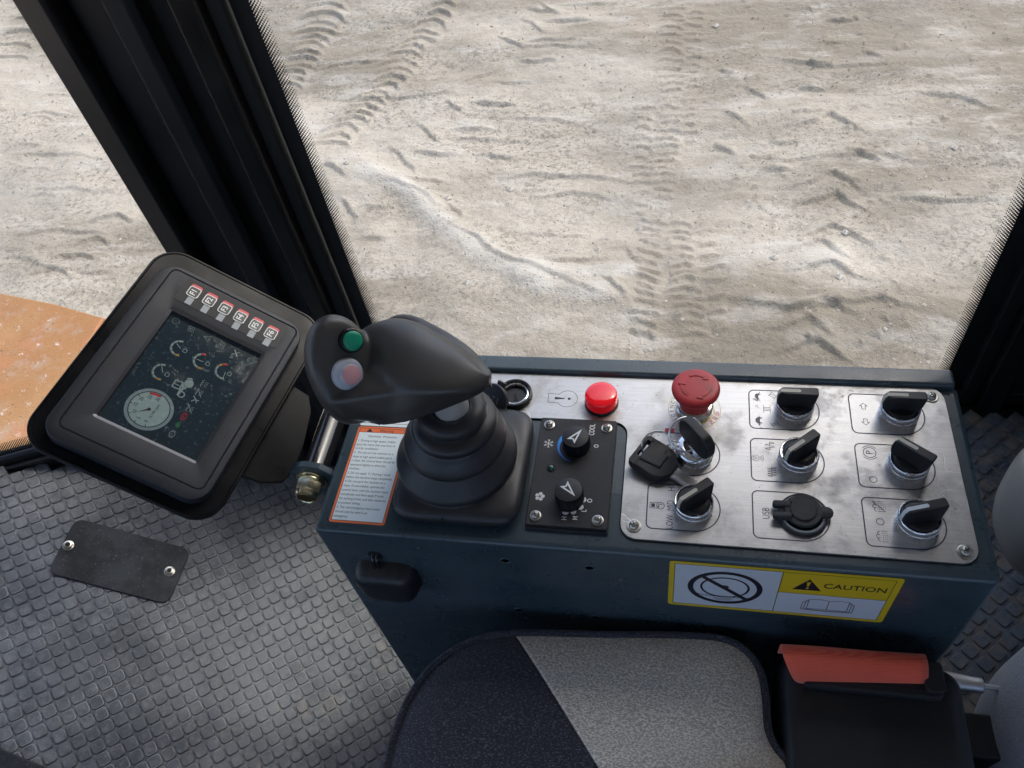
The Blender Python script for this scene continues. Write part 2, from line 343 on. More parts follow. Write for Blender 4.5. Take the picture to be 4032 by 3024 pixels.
def tag(o, label=None, cat=None, group=None, kind=None):
    for k, v in (('label', label), ('category', cat), ('group', group), ('kind', kind)):
        if v: o[k] = v
def thing(name, label, cat, loc=(0, 0, 0), group=None):
    o = bpy.data.objects.new(name, None); COL.objects.link(o); o.empty_display_size = .02
    place(o, Matrix.Translation(Vector(loc) * .001), None); tag(o, label, cat, group); return o
def inset(pts, d):
    n = len(pts); out = []; A = sum(pts[i][0] * pts[(i + 1) % n][1] - pts[(i + 1) % n][0] * pts[i][1] for i in range(n)); sg = 1 if A > 0 else -1
    for i in range(n):
        a, p, b = Vector(pts[i - 1][:2]), Vector(pts[i][:2]), Vector(pts[(i + 1) % n][:2])
        d1, d2 = (p - a).normalized(), (b - p).normalized(); t = (d1 + d2).normalized(); nn = Vector((-t.y, t.x)) * sg
        out.append(tuple(p + nn * (d / max(.5, abs(t.dot(d1))))))
    return out
def rrect(x0, y0, x1, y1, r, n=6):
    rs = r if isinstance(r, (list, tuple)) else [r] * 4; out = []
    for k, (cx, cy, sx, sy) in enumerate(((x1, y1, -1, -1), (x0, y1, 1, -1), (x0, y0, 1, 1), (x1, y0, -1, 1))):
        q = max(rs[k], .01)
        for i in range(n + 1):
            a = math.pi / 2 * (k + i / n); out.append((cx + sx * q + q * math.cos(a), cy + sy * q + q * math.sin(a)))
    return out
def circ(x, y, r, n=32, a0=0, a1=360, ry=None):
    m_ = n if a1 - a0 >= 360 else n + 1
    return [(x + r * math.cos(rad(a0 + (a1 - a0) * i / n)), y + (ry or r) * math.sin(rad(a0 + (a1 - a0) * i / n))) for i in range(m_)]
_tc = {}
def text_geo(txt, align, bold, shear):
    k = (txt, align, bold, shear)
    if k not in _tc:
        cu = bpy.data.curves.new('lettering', 'FONT'); cu.body = txt; cu.align_x = align; cu.align_y = 'CENTER'; cu.size = 1; cu.offset = bold; cu.shear = shear; cu.resolution_u = 3
        ob = bpy.data.objects.new('lettering', cu); COL.objects.link(ob); bpy.context.view_layer.update()
        me = bpy.data.meshes.new_from_object(ob.evaluated_get(bpy.context.evaluated_depsgraph_get()))
        _tc[k] = ([tuple(v.co) for v in me.vertices], [tuple(p.vertices) for p in me.polygons])
        bpy.data.objects.remove(ob); bpy.data.curves.remove(cu); bpy.data.meshes.remove(me)
    return _tc[k]
def frame(o, X, Y, Z):
    X, Y, Z, o = Vector(X), Vector(Y), Vector(Z), Vector(o)
    return Matrix(((X.x, Y.x, Z.x, o.x), (X.y, Y.y, Z.y, o.y), (X.z, Y.z, Z.z, o.z), (0, 0, 0, 1)))
GL=[(1,[(-137,451),(-131,459),(-123,463),(-118,459),(-112,453)]),(1,[(-137,441),(-131,450),(-124,453),(-118,449),(-113,442)]),(1,[(-141,432),(-134,440),(-125,444),(-119,439),(-113,432)]),(1,[(-142,422),(-135,430),(-127,432),(-121,428),(-115,422)]),(1,[(-144,413),(-137,421),(-129,425),(-122,420),(-116,414)]),(1,[(-143,408),(-138,414),(-131,417),(-126,413),(-122,408)]),(1,[(-148,400),(-141,407),(-134,410),(-128,406),(-122,400)]),(1,[(-151,390),(-143,397),(-134,400),(-127,396),(-122,391)]),(1,[(-151,381),(-143,387),(-135,391),(-128,387),(-122,380)]),(1,[(-147,373),(-142,379),(-136,383),(-131,380),(-126,373)]),(1,[(-150,366),(-145,372),(-138,376),(-133,373),(-128,367)]),(1,[(-153,358),(-147,364),(-141,368),(-135,365),(-130,358)]),(1,[(-157,354),(-150,360),(-143,362),(-137,359),(-132,353)]),(1,[(-161,347),(-154,352),(-145,356),(-139,352),(-133,347)]),(1,[(-162,340),(-155,346),(-148,349),(-142,346),(-136,340)]),(1,[(-164,335),(-158,340),(-150,343),(-144,340),(-138,335)]),(1,[(-164,328),(-159,334),(-152,337),(-146,334),(-141,329)]),(1,[(-166,320),(-160,326),(-153,329),(-148,326),(-143,321)]),(1,[(-168,313),(-162,320),(-155,322),(-149,320),(-143,315)]),(1,[(-222,482),(-214,486),(-204,488),(-197,484),(-189,477)]),(1,[(-221,471),(-212,476),(-201,478),(-193,474),(-185,466)]),(1,[(-218,460),(-209,466),(-199,467),(-191,463),(-184,456)]),(1,[(-220,452),(-209,456),(-197,457),(-188,453),(-180,445)]),(1,[(-215,444),(-208,449),(-199,450),(-192,446),(-186,439)]),(1,[(-222,437),(-212,441),(-201,443),(-192,439),(-184,433)]),(1,[(-218,429),(-210,433),(-201,435),(-194,431),(-188,425)]),(1,[(-216,421),(-209,426),(-202,429),(-195,425),(-189,419)]),(1,[(-217,412),(-209,416),(-201,419),(-194,415),(-188,409)]),(1,[(-218,407),(-210,410),(-202,412),(-195,409),(-188,402)]),(1,[(-221,396),(-212,401),(-202,403),(-194,399),(-187,394)]),(1,[(-217,390),(-210,394),(-202,396),(-196,393),(-190,387)]),(1,[(-218,384),(-210,387),(-201,389),(-194,386),(-188,380)]),(1,[(-220,376),(-212,381),(-202,383),(-195,379),(-188,373)]),(1,[(-462,509),(-456,514),(-448,516),(-439,513),(-429,505)]),(1,[(-457,489),(-449,493),(-440,496),(-430,492),(-419,485)]),(1,[(-444,468),(-439,473),(-432,476),(-423,472),(-413,465)]),(1,[(-439,450),(-432,455),(-424,456),(-414,453),(-404,447)]),(1,[(-438,435),(-430,439),(-421,441),(-411,438),(-401,432)]),(1,[(-436,419),(-427,422),(-417,424),(-406,421),(-395,415)]),(1,[(-266,252),(-260,256),(-253,259),(-246,256),(-238,252)]),(1,[(-264,237),(-260,240),(-255,243),(-249,240),(-243,235)]),(1,[(-271,223),(-266,227),(-259,229),(-251,227),(-244,222)]),(1,[(-277,211),(-271,215),(-265,218),(-257,215),(-250,212)]),(2,[(-366,373),(-362,377),(-355,378),(-350,377),(-345,375)]),(2,[(-360,347),(-356,351),(-350,352),(-345,350),(-340,348)]),(2,[(-357,322),(-351,325),(-344,326),(-338,325),(-333,323)]),(2,[(-339,297),(-333,301),(-325,302),(-319,301),(-314,299)]),(2,[(-318,275),(-313,277),(-307,278),(-302,277),(-298,276)]),(3,[(-53,455),(-32,454),(-12,454)]),(3,[(-60,435),(-40,433),(-21,433)]),(3,[(-67,413),(-47,411),(-27,411)]),(3,[(-71,392),(-54,390),(-37,390)]),(3,[(-81,370),(-63,369),(-45,370)]),(3,[(-87,350),(-70,349),(-53,349)]),(3,[(-92,328),(-77,327),(-62,328)]),(3,[(-109,307),(-92,307),(-76,308)]),(3,[(-111,287),(-94,285),(-79,285)]),(3,[(-74,445),(-60,429),(-47,416)]),(3,[(-83,424),(-72,412),(-61,403)]),(3,[(-64,462),(-54,449),(-43,439)]),(3,[(-101,356),(-93,347),(-85,340)]),(3,[(-117,340),(-102,324),(-88,311)]),(3,[(-125,318),(-110,301),(-97,286)]),(3,[(-74,308),(-62,305),(-51,303)]),(3,[(-46,247),(-25,245),(-4,245)]),(3,[(-34,227),(-15,227),(5,229)]),(3,[(-70,453),(-59,448),(-49,445)]),(3,[(-110,361),(-97,366),(-87,375),(-79,380),(-74,390)]),(3,[(-6,220),(2,210),(11,200)]),(3,[(4,239),(9,230),(17,225)]),(3,[(-85,272),(-75,263),(-66,257)]),(3,[(-137,274),(-131,266),(-122,256)]),(3,[(-127,266),(-116,265),(-105,266)]),(3,[(-155,299),(-146,296),(-134,283)]),(2,[(12,441),(16,442),(20,442),(24,441),(27,438)]),(2,[(13,431),(16,432),(20,433),(24,431),(27,430)]),(2,[(10,424),(15,425),(20,425),(25,423),(29,421)]),(2,[(11,416),(16,417),(20,417),(25,416),(29,414)]),(2,[(11,407),(16,409),(20,409),(25,408),(28,407)]),(2,[(13,400),(17,401),(21,401),(25,400),(28,398)]),(2,[(12,392),(16,394),(20,394),(24,392),(27,391)]),(2,[(11,384),(16,386),(21,386),(25,385),(29,383)]),(2,[(12,377),(17,379),(21,379),(25,378),(29,377)]),(2,[(11,369),(16,371),(21,371),(26,370),(29,369)]),(2,[(11,362),(16,364),(20,364),(25,363),(29,362)]),(2,[(14,357),(17,357),(21,357),(24,357),(27,355)]),(2,[(14,350),(18,350),(21,351),(24,350),(26,349)]),(2,[(13,342),(17,344),(21,344),(24,343),(27,341)]),(2,[(11,337),(16,337),(20,337),(25,336),(28,334)]),(2,[(13,330),(17,331),(21,332),(25,331),(28,329)]),(2,[(13,324),(17,325),(21,325),(25,324),(28,322)]),(2,[(14,318),(17,319),(21,319),(24,318),(26,316)]),(2,[(12,313),(16,313),(21,314),(25,313),(28,311)]),(2,[(13,306),(17,307),(20,307),(24,307),(27,305)]),(2,[(12,300),(16,301),(20,301),(24,301),(28,299)]),(2,[(13,294),(16,295),(20,296),(23,295),(26,294)]),(2,[(13,288),(17,290),(20,290),(23,289),(26,288)]),(2,[(12,283),(16,284),(20,284),(23,284),(27,282)]),(2,[(13,278),(16,279),(20,279),(24,278),(27,277)]),(2,[(14,273),(17,274),(20,274),(23,274),(25,272)]),(2,[(27,433),(30,435),(32,436),(35,434),(38,433)]),(2,[(26,424),(29,426),(32,426),(35,426),(37,423)]),(2,[(26,417),(29,419),(32,419),(35,418),(37,417)]),(2,[(26,409),(29,410),(32,411),(35,410),(37,409)]),(2,[(28,401),(30,403),(32,403),(34,403),(36,401)]),(2,[(26,394),(29,396),(32,396),(35,395),(38,394)]),(2,[(26,386),(29,387),(32,388),(35,387),(37,385)]),(2,[(26,380),(29,381),(32,381),(34,380),(36,379)]),(2,[(26,372),(28,374),(31,374),(34,373),(36,372)]),(2,[(27,365),(29,366),(32,367),(34,366),(36,365)]),(2,[(26,359),(29,360),(31,360),(34,360),(36,358)]),(2,[(27,352),(29,353),(31,354),(33,353),(35,352)]),(2,[(27,346),(29,347),(31,348),(33,347),(35,346)]),(2,[(27,338),(29,340),(31,340),(33,340),(35,338)]),(2,[(26,334),(29,334),(31,335),(34,334),(36,334)]),(2,[(27,325),(29,327),(31,328),(33,327),(35,326)]),(2,[(26,320),(28,322),(31,322),(34,322),(36,320)]),(2,[(28,315),(30,315),(32,316),(34,315),(35,315)]),(2,[(2,343),(5,343),(9,344),(12,343),(15,340)]),(2,[(5,334),(7,335),(9,335),(12,334),(14,333)]),(2,[(4,326),(7,327),(9,328),(11,326),(13,324)]),(2,[(3,318),(6,320),(9,320),(12,319),(14,317)]),(2,[(3,312),(6,313),(9,313),(12,312),(14,310)]),(2,[(4,304),(7,305),(9,305),(12,304),(14,303)]),(2,[(3,297),(6,298),(9,298),(12,297),(14,295)]),(2,[(5,289),(7,290),(10,291),(12,290),(14,288)]),(2,[(3,284),(6,284),(9,284),(12,284),(15,282)]),(2,[(6,277),(8,277),(10,278),(12,277),(14,276)]),(2,[(5,269),(7,270),(10,270),(12,269),(14,267)]),(2,[(6,263),(8,264),(10,264),(12,263),(14,262)]),(5,[(9,261),(12,259),(15,257),(18,256),(20,254)]),(5,[(8,255),(12,253),(16,252),(19,250),(22,248)]),(5,[(7,250),(12,247),(15,246),(19,245),(22,243)]),(5,[(10,243),(13,241),(16,239),(18,239),(21,236)]),(5,[(9,237),(12,235),(16,234),(19,233),(22,230)]),(5,[(10,232),(13,230),(16,228),(18,227),(20,225)]),(5,[(9,225),(13,223),(16,222),(19,221),(22,218)]),(5,[(9,220),(13,218),(16,217),(19,215),(22,213)]),(5,[(10,215),(13,212),(16,211),(18,210),(21,208)]),(5,[(9,210),(12,208),(16,207),(19,206),(22,204)]),(5,[(11,205),(13,203),(16,202),(19,201),(21,199)]),(5,[(9,198),(12,197),(16,196),(20,195),(23,194)]),(5,[(9,194),(13,192),(16,191),(19,190),(21,189)]),(5,[(9,189),(12,187),(16,186),(19,185),(22,184)]),(5,[(20,252),(24,254),(27,255),(31,254),(35,250)]),(5,[(21,245),(24,248),(28,248),(32,247),(36,245)]),(5,[(23,240),(26,243),(28,243),(32,242),(34,240)]),(5,[(23,235),(26,237),(29,238),(33,236),(36,234)]),(5,[(24,229),(26,230),(29,232),(33,230),(36,228)]),(5,[(24,224),(27,226),(30,227),(33,225),(36,223)]),(5,[(24,218),(27,220),(30,221),(35,220),(38,218)]),(5,[(25,214),(28,215),(31,217),(34,215),(37,213)]),(5,[(24,208),(28,210),(31,211),(35,210),(39,208)]),(5,[(25,203),(28,205),(32,206),(36,205),(40,204)]),(5,[(26,199),(29,200),(32,201),(36,200),(39,198)]),(5,[(27,193),(30,195),(33,197),(37,195),(40,194)]),(5,[(28,189),(31,191),(33,192),(37,191),(40,189)]),(5,[(28,185),(31,186),(34,187),(37,186),(40,184)]),(5,[(35,247),(37,248),(40,249),(43,250),(45,251)]),(5,[(37,237),(39,238),(41,239),(44,240),(45,242)]),(5,[(36,229),(39,230),(42,231),(45,231),(47,234)]),(5,[(37,220),(40,221),(43,222),(47,223),(49,225)]),(5,[(39,211),(42,213),(44,214),(46,215),(48,216)]),(5,[(40,203),(42,205),(45,206),(47,206),(48,208)]),(5,[(40,195),(42,197),(45,198),(47,199),(49,200)]),(5,[(41,187),(44,188),(46,189),(48,190),(50,191)]),(3,[(70,321),(84,324),(97,331),(106,319),(118,309)]),(3,[(68,276),(81,279),(93,285),(102,276),(113,267)]),(3,[(69,243),(81,245),(92,251),(100,243),(111,235)]),(3,[(62,232),(74,235),(85,241),(93,232),(104,225)]),(3,[(66,220),(77,223),(88,228),(96,221),(107,214)]),(3,[(62,198),(74,201),(84,206),(92,199),(102,193)]),(3,[(56,189),(67,191),(77,196),(85,190),(95,184)]),(3,[(60,179),(71,181),(81,187),(88,180),(98,174)]),(3,[(70,263),(82,266),(94,273),(102,263),(113,255)]),(3,[(81,353),(90,353),(99,353)]),(3,[(88,375),(96,374),(104,375)]),(3,[(98,419),(110,418),(122,418)]),(3,[(100,440),(112,439),(124,439)]),(3,[(93,397),(103,396),(113,396)]),(3,[(66,311),(76,310),(86,311)]),(3,[(77,333),(87,332),(97,333)]),(3,[(64,290),(71,290),(79,291)]),(3,[(46,339),(52,331),(59,324)]),(3,[(41,315),(47,308),(52,302)]),(3,[(44,375),(50,371),(57,369)]),(3,[(53,361),(62,350),(71,340)]),(3,[(116,389),(122,383),(127,378)]),(3,[(99,304),(108,297),(117,291)]),(2,[(98,436),(101,434)]),(2,[(141,269),(144,268)]),(2,[(102,277),(106,278)]),(2,[(110,195),(113,195)]),(2,[(151,213),(152,213)]),(2,[(80,425),(85,425)]),(2,[(175,395),(176,392)]),(2,[(129,185),(131,185)]),(2,[(161,403),(165,403)]),(2,[(65,262),(67,262)]),(2,[(99,335),(101,334)]),(2,[(149,195),(152,194)]),(2,[(77,186),(79,186)]),(2,[(104,233),(106,232)]),(2,[(76,187),(79,187)]),(2,[(104,205),(108,205)]),(2,[(100,258),(102,258)]),(2,[(141,224),(142,223)]),(2,[(87,185),(89,186)]),(2,[(106,203),(108,202)]),(2,[(141,321),(143,321)]),(2,[(101,320),(104,318)]),(2,[(133,387),(136,387)]),(2,[(138,389),(140,389)]),(2,[(93,433),(96,430)]),(2,[(108,232),(111,231)]),(2,[(162,299),(165,300)]),(2,[(161,316),(164,314)]),(2,[(89,376),(94,375)]),(2,[(61,437),(65,439)]),(2,[(165,373),(168,372)]),(2,[(113,303),(117,302)]),(2,[(114,406),(119,404)]),(2,[(58,302),(62,300)]),(2,[(58,445),(62,444)]),(2,[(144,215),(146,215)]),(2,[(110,203),(112,204)]),(2,[(57,253),(59,251)]),(2,[(111,268),(113,268)]),(2,[(98,208),(101,209)]),(2,[(160,248),(163,249)]),(2,[(79,200),(81,199)]),(2,[(130,323),(133,321)]),(2,[(143,232),(145,233)]),(2,[(107,337),(109,335)]),(2,[(71,214),(74,215)]),(2,[(164,311),(166,311)]),(2,[(51,287),(54,286)]),(2,[(173,415),(176,415)]),(2,[(73,357),(75,356)]),(2,[(99,402),(102,402)]),(2,[(127,356),(130,356)]),(2,[(127,260),(129,259)]),(2,[(96,276),(99,275)]),(2,[(116,421),(120,418)]),(2,[(107,267),(109,265)]),(2,[(144,362),(147,359)]),(2,[(83,183),(85,183)]),(2,[(143,327),(146,326)]),(2,[(60,280),(64,279)]),(2,[(106,207),(108,207)]),(2,[(111,215),(113,216)]),(2,[(139,273),(141,271)]),(2,[(154,275),(158,274)]),(2,[(149,341),(150,339)]),(2,[(144,324),(147,323)]),(2,[(76,240),(79,240)]),(2,[(60,273),(63,272)]),(2,[(70,315),(72,314)]),(2,[(134,401),(136,400)]),(2,[(73,285),(75,286)]),(2,[(104,196),(107,196)]),(2,[(109,418),(112,418)]),(2,[(184,393),(188,392)]),(2,[(108,351),(113,352)]),(2,[(118,283),(120,283)]),(2,[(155,222),(158,221)]),(2,[(58,239),(61,239)]),(2,[(95,187),(97,186)]),(2,[(66,247),(69,246)]),(2,[(87,205),(91,205)]),(2,[(135,304),(139,304)]),(2,[(113,265),(116,266)]),(2,[(67,253),(69,252)]),(2,[(100,191),(103,190)]),(2,[(106,426),(110,424)]),(2,[(176,366),(177,363)]),(2,[(139,289),(143,290)]),(2,[(111,247),(114,247)]),(2,[(63,256),(67,257)]),(4,[(-195,375),(-160,361),(-131,362),(-108,362),(-80,367)]),(4,[(-90,259),(-68,248),(-44,227),(-15,213),(19,193)]),(4,[(-118,287),(-99,278),(-76,260)]),(4,[(-189,396),(-165,399),(-140,399)]),(4,[(-91,337),(-64,338),(-38,335),(-7,325)]),(4,[(-66,287),(-42,292),(-13,289),(15,281)]),(4,[(-98,320),(-67,320),(-35,314)]),(4,[(-49,273),(-21,277),(11,269)]),(4,[(-121,245),(-101,245)]),(4,[(-76,407),(-47,407),(-12,398)]),(4,[(-377,348),(-353,357),(-315,350)]),(4,[(-357,316),(-323,315),(-283,307)]),(4,[(-330,282),(-294,285),(-254,277)]),(4,[(-310,241),(-279,248),(-232,243)]),(4,[(-302,227),(-265,218),(-212,216)]),(4,[(121,350),(152,345),(178,328)]),(4,[(47,304),(75,297),(111,299),(143,288)]),(4,[(112,270),(138,264),(165,266)]),(4,[(35,207),(70,200),(105,206),(128,200)]),(4,[(57,389),(102,372),(146,374)])]
RG=[[(-153,302),(-138,302),(-109,286),(-96,272),(-73,248),(-56,235),(-39,222),(-26,212),(-2,209),(13,206)],[(-42,226),(-27,222),(-3,220),(16,224)],[(46,215),(54,232),(72,237),(90,232),(95,224)]]

# ================================================================ GROUND
GZ = -1850.0
def build_ground():
    xs = np.concatenate([np.array([-60000, -40000, -25000, -15000, -10000, -8000, -7000, -6200, -5600]), np.arange(-5000, 2600, 9.0), np.array([3600, 4500, 6000, 9000, 15000, 25000, 40000, 60000])])
    ys = np.concatenate([np.array([-60000, -40000, -20000, -10000, -5000, -2500, -1000, 0, 800, 1200]), np.arange(1600, 5250, 9.0), np.array([5800, 6500, 8000, 12000, 20000, 35000, 60000])])
    X, Y = np.meshgrid(xs, ys); H = np.zeros_like(X)
    rng = np.random.default_rng(5)
    def vnoise(sc, seed):
        r = np.random.default_rng(seed); T = r.random((64, 64)); u = X / sc[0] + 300; v = Y / sc[1] + 300
        i = np.floor(u).astype(int); j = np.floor(v).astype(int); fu = u - i; fv = v - j; fu = fu * fu * (3 - 2 * fu); fv = fv * fv * (3 - 2 * fv)
        t = lambda a, b: T[a % 64, b % 64]
        return (t(i, j) * (1 - fu) + t(i + 1, j) * fu) * (1 - fv) + (t(i, j + 1) * (1 - fu) + t(i + 1, j + 1) * fu) * fv - .5
    H += vnoise((1500, 700), 1) * 70 + vnoise((500, 260), 2) * 32 + vnoise((190, 90), 3) * 13 + vnoise((75, 36), 4) * 5 + vnoise((30, 24), 6) * 3.2 + vnoise((17, 15), 7) * 2.2
    x0, dx, nx = -5700, 11.0, 0
    jx0 = int(np.searchsorted(xs, -5700)); jy0 = int(np.searchsorted(ys, 1450))
    def window(px, py, m):
        a = np.searchsorted(xs, min(px) - m); b = np.searchsorted(xs, max(px) + m); c = np.searchsorted(ys, min(py) - m); d = np.searchsorted(ys, max(py) + m); return slice(c, d), slice(a, b)
    def dist(P, sx, sy):
        XX, YY = XW[sy, sx], YW[sy, sx]; best = np.full(XX.shape, 1e9); sg = np.zeros(XX.shape); tt = np.zeros(XX.shape); n = len(P) - 1
        for k in range(n):
            ax, ay = P[k]; bx, by = P[k + 1]; ex, ey = bx - ax, by - ay; L2 = ex * ex + ey * ey + 1e-6
            t = np.clip(((XX - ax) * ex + (YY - ay) * ey) / L2, 0, 1); qx, qy = XX - ax - t * ex, YY - ay - t * ey
            d = np.hypot(qx, qy); m_ = d < best; best[m_] = d[m_]; sg[m_] = np.sign(ex * qy - ey * qx)[m_]; tt[m_] = ((k + t) / n)[m_]
        return best, sg, tt
    XW = X + vnoise((130, 110), 21) * 26 + vnoise((45, 40), 22) * 11; YW = Y + vnoise((130, 90), 23) * 26 + vnoise((45, 35), 24) * 11
    for kind, P in GL:
        P = [(a * 10.0, b * 10.0) for a, b in P]
        if P[0][0] > P[-1][0]: P = P[::-1]
        amp, back, front = {1: (24, 75, 12), 2: (14, 55, 10), 3: (19, 130, 11), 4: (14, 170, 22), 5: (18, 65, 11)}[kind]
        amp *= rng.uniform(.75, 1.25)
        sy, sx = window([p[0] for p in P], [p[1] for p in P], back * 1.2)
        d, s, t = dist(P, sx, sy); fade = np.clip(np.minimum(t, 1 - t) * (2.6 if kind in (3, 4) else 4), 0, 1); fade = fade * fade * (3 - 2 * fade)
        up = (s >= 0); e = np.where(up, np.exp(-(d / (back * .42)) ** 1.3), 0.0) ; lo = np.where(~up, -.14 * np.exp(-(d / front) ** 2), 0.0)
        sm = np.where(up, 1 - np.exp(-(d / 6.5) ** 2), 1)
        H[sy, sx] += amp * fade * (e * sm + lo)
    S = np.clip(vnoise((420, 160), 11) * 2.0 + vnoise((120, 50), 12) * 1.2 - .5, 0, 1) * .4
    for P, a, wd_ in ((RG[0], 30, 75), (RG[1], 18, 70), (RG[2], 20, 90)):
        P = [(p * 10.0, q * 10.0) for p, q in P]; sy, sx = window([p[0] for p in P], [p[1] for p in P], 420)
        d, s, t = dist(P, sx, sy); fade = np.clip(np.minimum(t, 1 - t) * 8, 0, 1)
        H[sy, sx] += a * fade * np.exp(-(d / wd_) ** 2); S[sy, sx] = np.maximum(S[sy, sx], (.5 + .6 * vnoise((90, 60), 31)[sy, sx]) * fade * np.exp(-(d / (wd_ * .8)) ** 4))
    far = np.clip((np.maximum(np.abs(X) - 6000, np.abs(Y - 3000) - 3500)) / 3000, 0, 1); H *= (1 - .6 * far)
    n_y, n_x = X.shape; V = np.stack([X, Y, GZ + H], -1).reshape(-1, 3) * .001
    idx = np.arange(n_y * n_x).reshape(n_y, n_x); F = np.stack([idx[:-1, :-1], idx[:-1, 1:], idx[1:, 1:], idx[1:, :-1]], -1).reshape(-1, 4)
    me = bpy.data.meshes.new('ground'); me.vertices.add(len(V)); me.vertices.foreach_set('co', V.ravel()); me.loops.add(F.size); me.loops.foreach_set('vertex_index', F.ravel().astype(np.int32))
    me.polygons.add(len(F)); me.polygons.foreach_set('loop_start', np.arange(0, F.size, 4, dtype=np.int32)); me.polygons.foreach_set('loop_total', np.full(len(F), 4, dtype=np.int32))
    me.update(calc_edges=True); me.polygons.foreach_set('use_smooth', np.ones(len(F), dtype=bool)); me.materials.append(M['mud']); at = me.attributes.new('silt', 'FLOAT', 'POINT'); at.data.foreach_set('value', np.clip(S, 0, 1).ravel().astype(np.float32))
    o = bpy.data.objects.new('ground', me); COL.objects.link(o); o['kind'] = 'structure'
    # pebbles
    r = random.Random(4); mb = MB()
    for k in range(900):
        x = r.uniform(-4600, 2300); y = r.uniform(1650, 5100)
        if r.random() < .55: x = r.uniform(-700, 1900); y = r.uniform(1650, 3100)
        i = np.searchsorted(xs, x) - 1; j = np.searchsorted(ys, y) - 1; z = GZ + H[j, i]; q = r.choice((4, 4, 5, 6, 7, 10)) * r.uniform(.6, 1.1)
        if r.random() < .02: q = 20
        vs = [(x + q * a * r.uniform(.7, 1.2), y + q * b * r.uniform(.7, 1.2), z + q * c_ * .6 + q * .2) for a, b, c_ in ((1, 0, 0), (0, 1, 0), (-1, 0, 0), (0, -1, 0), (.2, .1, 1), (0, 0, -1))]
        mb.add(vs, [(0, 1, 4), (1, 2, 4), (2, 3, 4), (3, 0, 4), (1, 0, 5), (2, 1, 5), (3, 2, 5), (0, 3, 5)])
    mb.build('pebbles', 'pebble', kind='stuff')
build_ground()

# ================================================================ CAB
cab = thing('roller_cab', 'black steel cab of the road roller with its pillars, side window and corner window', 'cab', (-150, 430, -740))
YW = 430
# floor pan: sloping footrest in front, flat deck, raised deck behind the console
ZS = lambda x, y: -563 - .492 * (x + 400) + .042 * (y - 100)
fx0 = 20.0
mb = MB()
FP = [(-1150, -1100), (fx0, -1100), (fx0, 434), (-358, 434), (-1150, 104)]
mb.rings([[(x, y, -900) for x, y in FP], [(x, y, ZS(x, y) - 3) for x, y in FP]], 0, None, smooth=False)
mb.box(fx0 + 1, -1100, -900, 1000, 470, -775); mb.box(508, -1100, -770, 1000, 425, -352)
mb.build('floor_pan', 'cabin2', cab)
mb = MB(); mb.box(-361, 436, -1000, 1000, 470, -335); mb.box(-345, 424, -330, 1000, 434, -322)
mb.build('lower_wall', 'cabin', cab, bevel=3)
mb = MB(); mb.box(-1180, 395, 700, 1000, 470, 840); mb.box(-1180, -1100, 840, 1000, 470, 880, 0); mb.box(-1100, -1050, 834, 950, 390, 839, 1)
mb.build('roof', ['cabin', 'liner'], cab)
mb = MB(); mb.box(960, -1100, -900, 1000, 470, 840); mb.box(955, -1050, -300, 959, 390, 820, 1); mb.build('rear_wall', ['cabin', 'liner'], cab)
mb = MB(); mb.box(-1180, -1100, -900, 960, -1065, 20, 0); mb.box(-1180, -1100, 650, 960, -1065, 838, 0); mb.box(-300, -1100, 20, -180, -1065, 650, 0); mb.build('shading_door', ['cabin'], cab)  # unseen near side, added to cut the light on the console front
# front corner pillar with door-frame ribs and rubber seals (plan outline swept upward)
def sweep(pts, z0, z1): return MB().prism(pts, z0, z1)
def pillar(name, xs_prof, z0, z1, mats):
    """xs_prof: list of plan outlines with material index"""
    mb = MB()
    for pts, mi in xs_prof: mb.prism(pts, z0, z1, mi=mi)
    return mb.build(name, mats, cab, bevel=2.5)
X0 = -362  # outer left edge at the wall plane
P1 = [([(X0, 420), (X0 + 6, 408), (X0 + 40, 402), (X0 + 48, 412), (X0 + 48, 450), (X0, 450)], 0),
      ([(X0 + 49, 424), (X0 + 92, 424), (X0 + 92, 452), (X0 + 49, 452)], 1),
      ([(X0 + 94, 412), (X0 + 101, 405), (X0 + 124, 405), (X0 + 131, 412), (X0 + 131, 450), (X0 + 94, 450)], 1),
      ([(X0 + 133, 427), (X0 + 158, 427), (X0 + 158, 450), (X0 + 133, 450)], 2),
      ([(X0 + 160, 414), (X0 + 166, 409), (X0 + 186, 411), (X0 + 191, 418), (X0 + 191, 450), (X0 + 160, 450)], 0),
      ([(X0 + 193, 423), (X0 + 210, 423), (X0 + 210, 450), (X0 + 193, 450)], 2)]
pillar('front_pillar', P1, -900, 702, ['bronze', 'cabin', 'cabin2'])
XR = 640
P2 = [([(XR, 423), (XR + 18, 423), (XR + 18, 450), (XR, 450)], 2), ([(XR + 20, 414), (XR + 44, 411), (XR + 50, 418), (XR + 50, 450), (XR + 20, 450)], 1),
      ([(XR + 52, 426), (XR + 100, 426), (XR + 100, 450), (XR + 52, 450)], 2), ([(XR + 102, 405), (XR + 125, 400), (XR + 170, 400), (XR + 180, 410), (XR + 180, 450), (XR + 102, 450)], 1), ([(XR + 182, 425), (965, 425), (965, 450), (XR + 182, 450)], 1)]
pillar('rear_pillar', P2, -348, 702, ['bronze', 'cabin', 'cabin2'])
mb = MB(); mb.box(-160, 437, -334, 790, 442, 702); gw = mb.build('side_window', 'glass', cab)
for nm, a_, b_, c0, c1 in (('frit_front_edge', -150, -130, -.1305, -.1165), ('frit_rear_edge', 617, 641, .6175, .6035)):
    M[nm] = frit_mat(nm, 'x', c0, c1, .0037); lo, hi = sorted((c0 * 1000, c1 * 1000))
    mb = MB(); mb.box(a_, 434.2, -333, b_, 435, 701, 0); mb.box(lo, 434.3, -333, hi, 434.9, 701, 1); mb.build('frit_border', ['cabin2', nm], gw)
